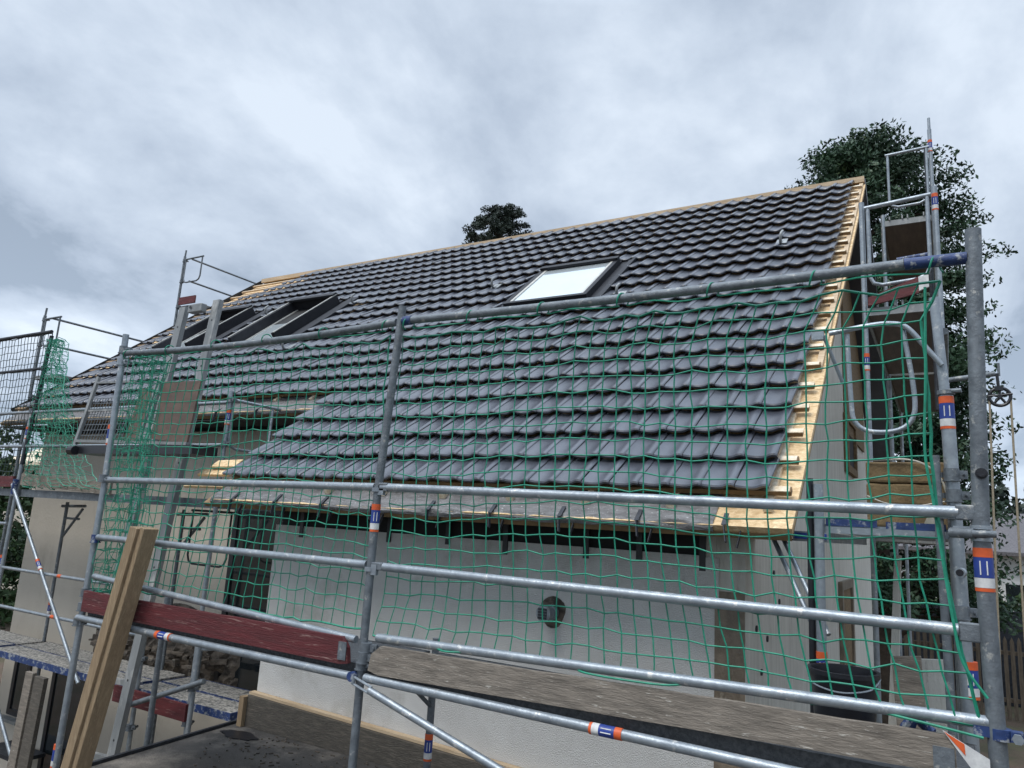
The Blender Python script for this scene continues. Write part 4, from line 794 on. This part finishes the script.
# ================================================================ TREES
def tree(name, label, base, h, crown, nclump, leaves, lsize, m, seed, droop=.25, trunk_r=.25, gap=.3, blob=.55, spray=.55):
    rg = np.random.default_rng(seed); t = thing(name, label, 'tree', base); bx, by, bz = base
    tq = MB(); tq.tube([(bx, by, bz), (bx+.1, by, bz+h*.35), (bx-.05, by+.1, bz+h*.7), (bx, by, bz+h*.97)], trunk_r, 10, radii=[trunk_r, trunk_r*.75, trunk_r*.42, .03])
    V = []; F = []
    (cz0, cz1, shape) = crown
    for c in range(nclump):
        tt = rg.uniform(0, 1)**1.0; z = cz0+(cz1-cz0)*tt; rad = shape(tt)
        a = rg.uniform(0, 2*math.pi); rr = rad*math.sqrt(rg.uniform(.12, 1.0)); 
        e_ = Vector((bx+rr*math.cos(a), by+rr*math.sin(a), z-rr*droop*.3))
        if rg.uniform() < .55: tq.tube([(bx, by, max(bz+.5, z-rr*.5)), ((bx+e_.x)/2, (by+e_.y)/2, z-rr*.12), e_], .03, 5, radii=[.06, .035, .012])
        sz = blob*rg.uniform(.6, 1.25); out_ = Vector((math.cos(a), math.sin(a), .15))
        n = leaves
        off = rg.normal(0, 1, (n, 3)); off /= np.maximum(np.linalg.norm(off, axis=1), 1e-6)[:, None]; off *= (rg.uniform(0, 1, n)**.45)[:, None]*sz
        off[:, 2] *= .62
        P = off*np.array([.72, .72, .8]) + np.array(e_) + np.outer(off @ np.array(out_) * spray, np.array(out_)) - np.outer(np.maximum(off @ np.array(out_), 0)**2*.25/max(sz, .01), np.array((0, 0, 1.)))
        A = rg.normal(0, 1, (n, 3)); A /= np.linalg.norm(A, axis=1)[:, None]; B = np.cross(A, rg.normal(0, 1, (n, 3))); B /= np.linalg.norm(B, axis=1)[:, None]
        s_ = lsize*rg.uniform(.6, 1.3, n)[:, None]
        q4 = np.stack([P-A*s_, P-B*s_*.45, P+A*s_, P+B*s_*.45], 1).reshape(-1, 3)
        V.append(q4)
    V = np.concatenate(V); nF = len(V)//4
    me = bpy.data.meshes.new('crown'); me.vertices.add(len(V)); me.vertices.foreach_set('co', (V-np.array(base)).ravel())
    me.loops.add(nF*4); me.loops.foreach_set('vertex_index', np.arange(nF*4)); me.polygons.add(nF); me.polygons.foreach_set('loop_start', np.arange(nF)*4); me.polygons.foreach_set('loop_total', np.full(nF, 4)); me.update(calc_edges=True)
    o = bpy.data.objects.new('crown', me); COL.objects.link(o); me.materials.append(MT[m]); o.parent = t
    link('trunk', tq, 'bark', t, smooth=True); return t
tree('deciduous_tree', 'large dark green tree behind the gable scaffold', (1.5, 15.5, GZ), 13.9, (-.5, 10.75, lambda t: 2.25*(1 if t < .70 else max(.25, 1-((t-.70)/.30)**2.2*.75))), 470, 340, .062, 'leaf', 3, blob=.56, trunk_r=.3, spray=.9)
tree('pine_tree', 'small dark pine crown showing above the middle of the ridge', (-13.5, 22, GZ), 18.0, (12.6, 14.35, lambda t: 1.65*(1-.45*t**2.2)), 80, 190, .06, 'needle', 5, spray=.3, blob=.34, trunk_r=.25)
tree('deciduous_tree', 'dark tree just beyond the left end of the roof', (-26.5, 13, GZ), 7.8, (-2, 3.7, lambda t: 2.6*(1-.6*t)), 80, 90, .14, 'leaf', 9, blob=.8)
tree('deciduous_tree', 'leafy green tree at the far left behind the net', (-25.0, 8.0, GZ), 7.2, (-3, 3.0, lambda t: 3.0*(1-.55*t)), 120, 90, .13, 'hedge', 11, blob=.8)
# shrubs behind the fence on the right
def foliage(name, label, cat, x0, x1, y0, y1, z0, z1, n, ls, m, seed, kind=None):
    rg = np.random.default_rng(seed); P = np.stack([rg.uniform(x0, x1, n), rg.uniform(y0, y1, n), rg.uniform(0, 1, n)], 1)
    top = z1*(1) + .12*(z1-z0)*np.sin(P[:, 0]*2.3)+.08*(z1-z0)*np.sin(P[:, 0]*7.7+1); P[:, 2] = z0+(top-z0)*P[:, 2]**.8
    A = rg.normal(0, 1, (n, 3)); A /= np.linalg.norm(A, axis=1)[:, None]; B = np.cross(A, rg.normal(0, 1, (n, 3))); B /= np.linalg.norm(B, axis=1)[:, None]
    s_ = ls*rg.uniform(.6, 1.3, n)[:, None]; V = np.stack([P-A*s_, P-B*s_*.5, P+A*s_, P+B*s_*.5], 1).reshape(-1, 3)
    me = bpy.data.meshes.new(name); me.from_pydata(V.tolist(), [], np.arange(len(V)).reshape(-1, 4).tolist()); me.materials.append(MT[m])
    o = bpy.data.objects.new(name, me); COL.objects.link(o)
    tag(o, label, cat)
    if kind: o['kind'] = kind
    return o
foliage('hedge', 'bright green hedge in front of the white bungalow', 'hedge', 0, 9, 26, 27.2, GZ, -.35, 9000, .12, 'hedge', 21)
foliage('far_wood', 'dark line of distant trees behind the bungalow roof', 'wood', -10, 30, 60, 64, GZ, 5.2, 16000, .4, 'needle', 22, 'stuff')
foliage('far_wood', 'dark distant trees beyond the left edge of the roof', 'wood', -75, -40, 22, 60, GZ, 1.9, 14000, .45, 'needle', 23, 'stuff')
# ================================================================ NEIGHBOUR BUNGALOW AND FENCE
nb = thing('bungalow', 'white bungalow with grey roof beyond the fence on the right', 'house', (8, 36, GZ))
part('wall', 'house_wall', nb, lambda q: q.box(1.0, 16, 35, 44, GZ, .75))
part('roof', 'house_roof', nb, lambda q: q.poly_prism([(34.3, .70), (34.3, .85), (39.5, 2.7), (44.7, .85), (44.7, .70)], 0, .5, 16.5))
for x in (2.2, 4.9, 9.0):
    w = part('window', 'white', nb, lambda q: (q.box(x, x+1.5, 34.94, 34.99, -1.3, -.4)))
    part('pane', 'glass_dark', w, lambda q: q.box(x+.08, x+1.42, 34.92, 34.935, -1.22, -.48))
fe = thing('picket_fence', 'weathered wooden picket fence with dark upper boards right of the posts', 'fence', (5, 20, GZ))
for z in (-2.9, -1.75): part('fence_rail', 'fence_wood', fe, lambda q: q.box(-1, 12, 20.03, 20.08, z, z+.10))
for i in range(58):
    x = 1.2+i*.15; h_ = -1.05-.25+random.uniform(-.03, .03)
    part('picket', 'fence_wood', fe, lambda q: q.poly_prism([(x, GZ), (x+.09, GZ), (x+.09, h_-.12), (x+.045, h_), (x, h_-.12)], 1, 20, 20.025))
dfc = MB(); dfc.box(-2, 14, 22, 22.05, GZ, -.78)
tag(link('panel_fence', dfc, 'steel_dark', base=(6, 22, GZ)), 'dark solid panel fence behind the pickets', 'fence')
sh = thing('neighbour_shed', 'low pale roofed building seen through the left net', 'building', (-28, 14, GZ))
part('wall', 'render_beige', sh, lambda q: q.box(-34, -28, 14, 19, GZ, 2.1)); part('roof', 'wood_end', sh, lambda q: q.poly_prism([(13.6, 2.1), (13.6, 2.25), (16.5, 3.6), (19.4, 2.25), (19.4, 2.1)], 0, -34.4, -27.6))
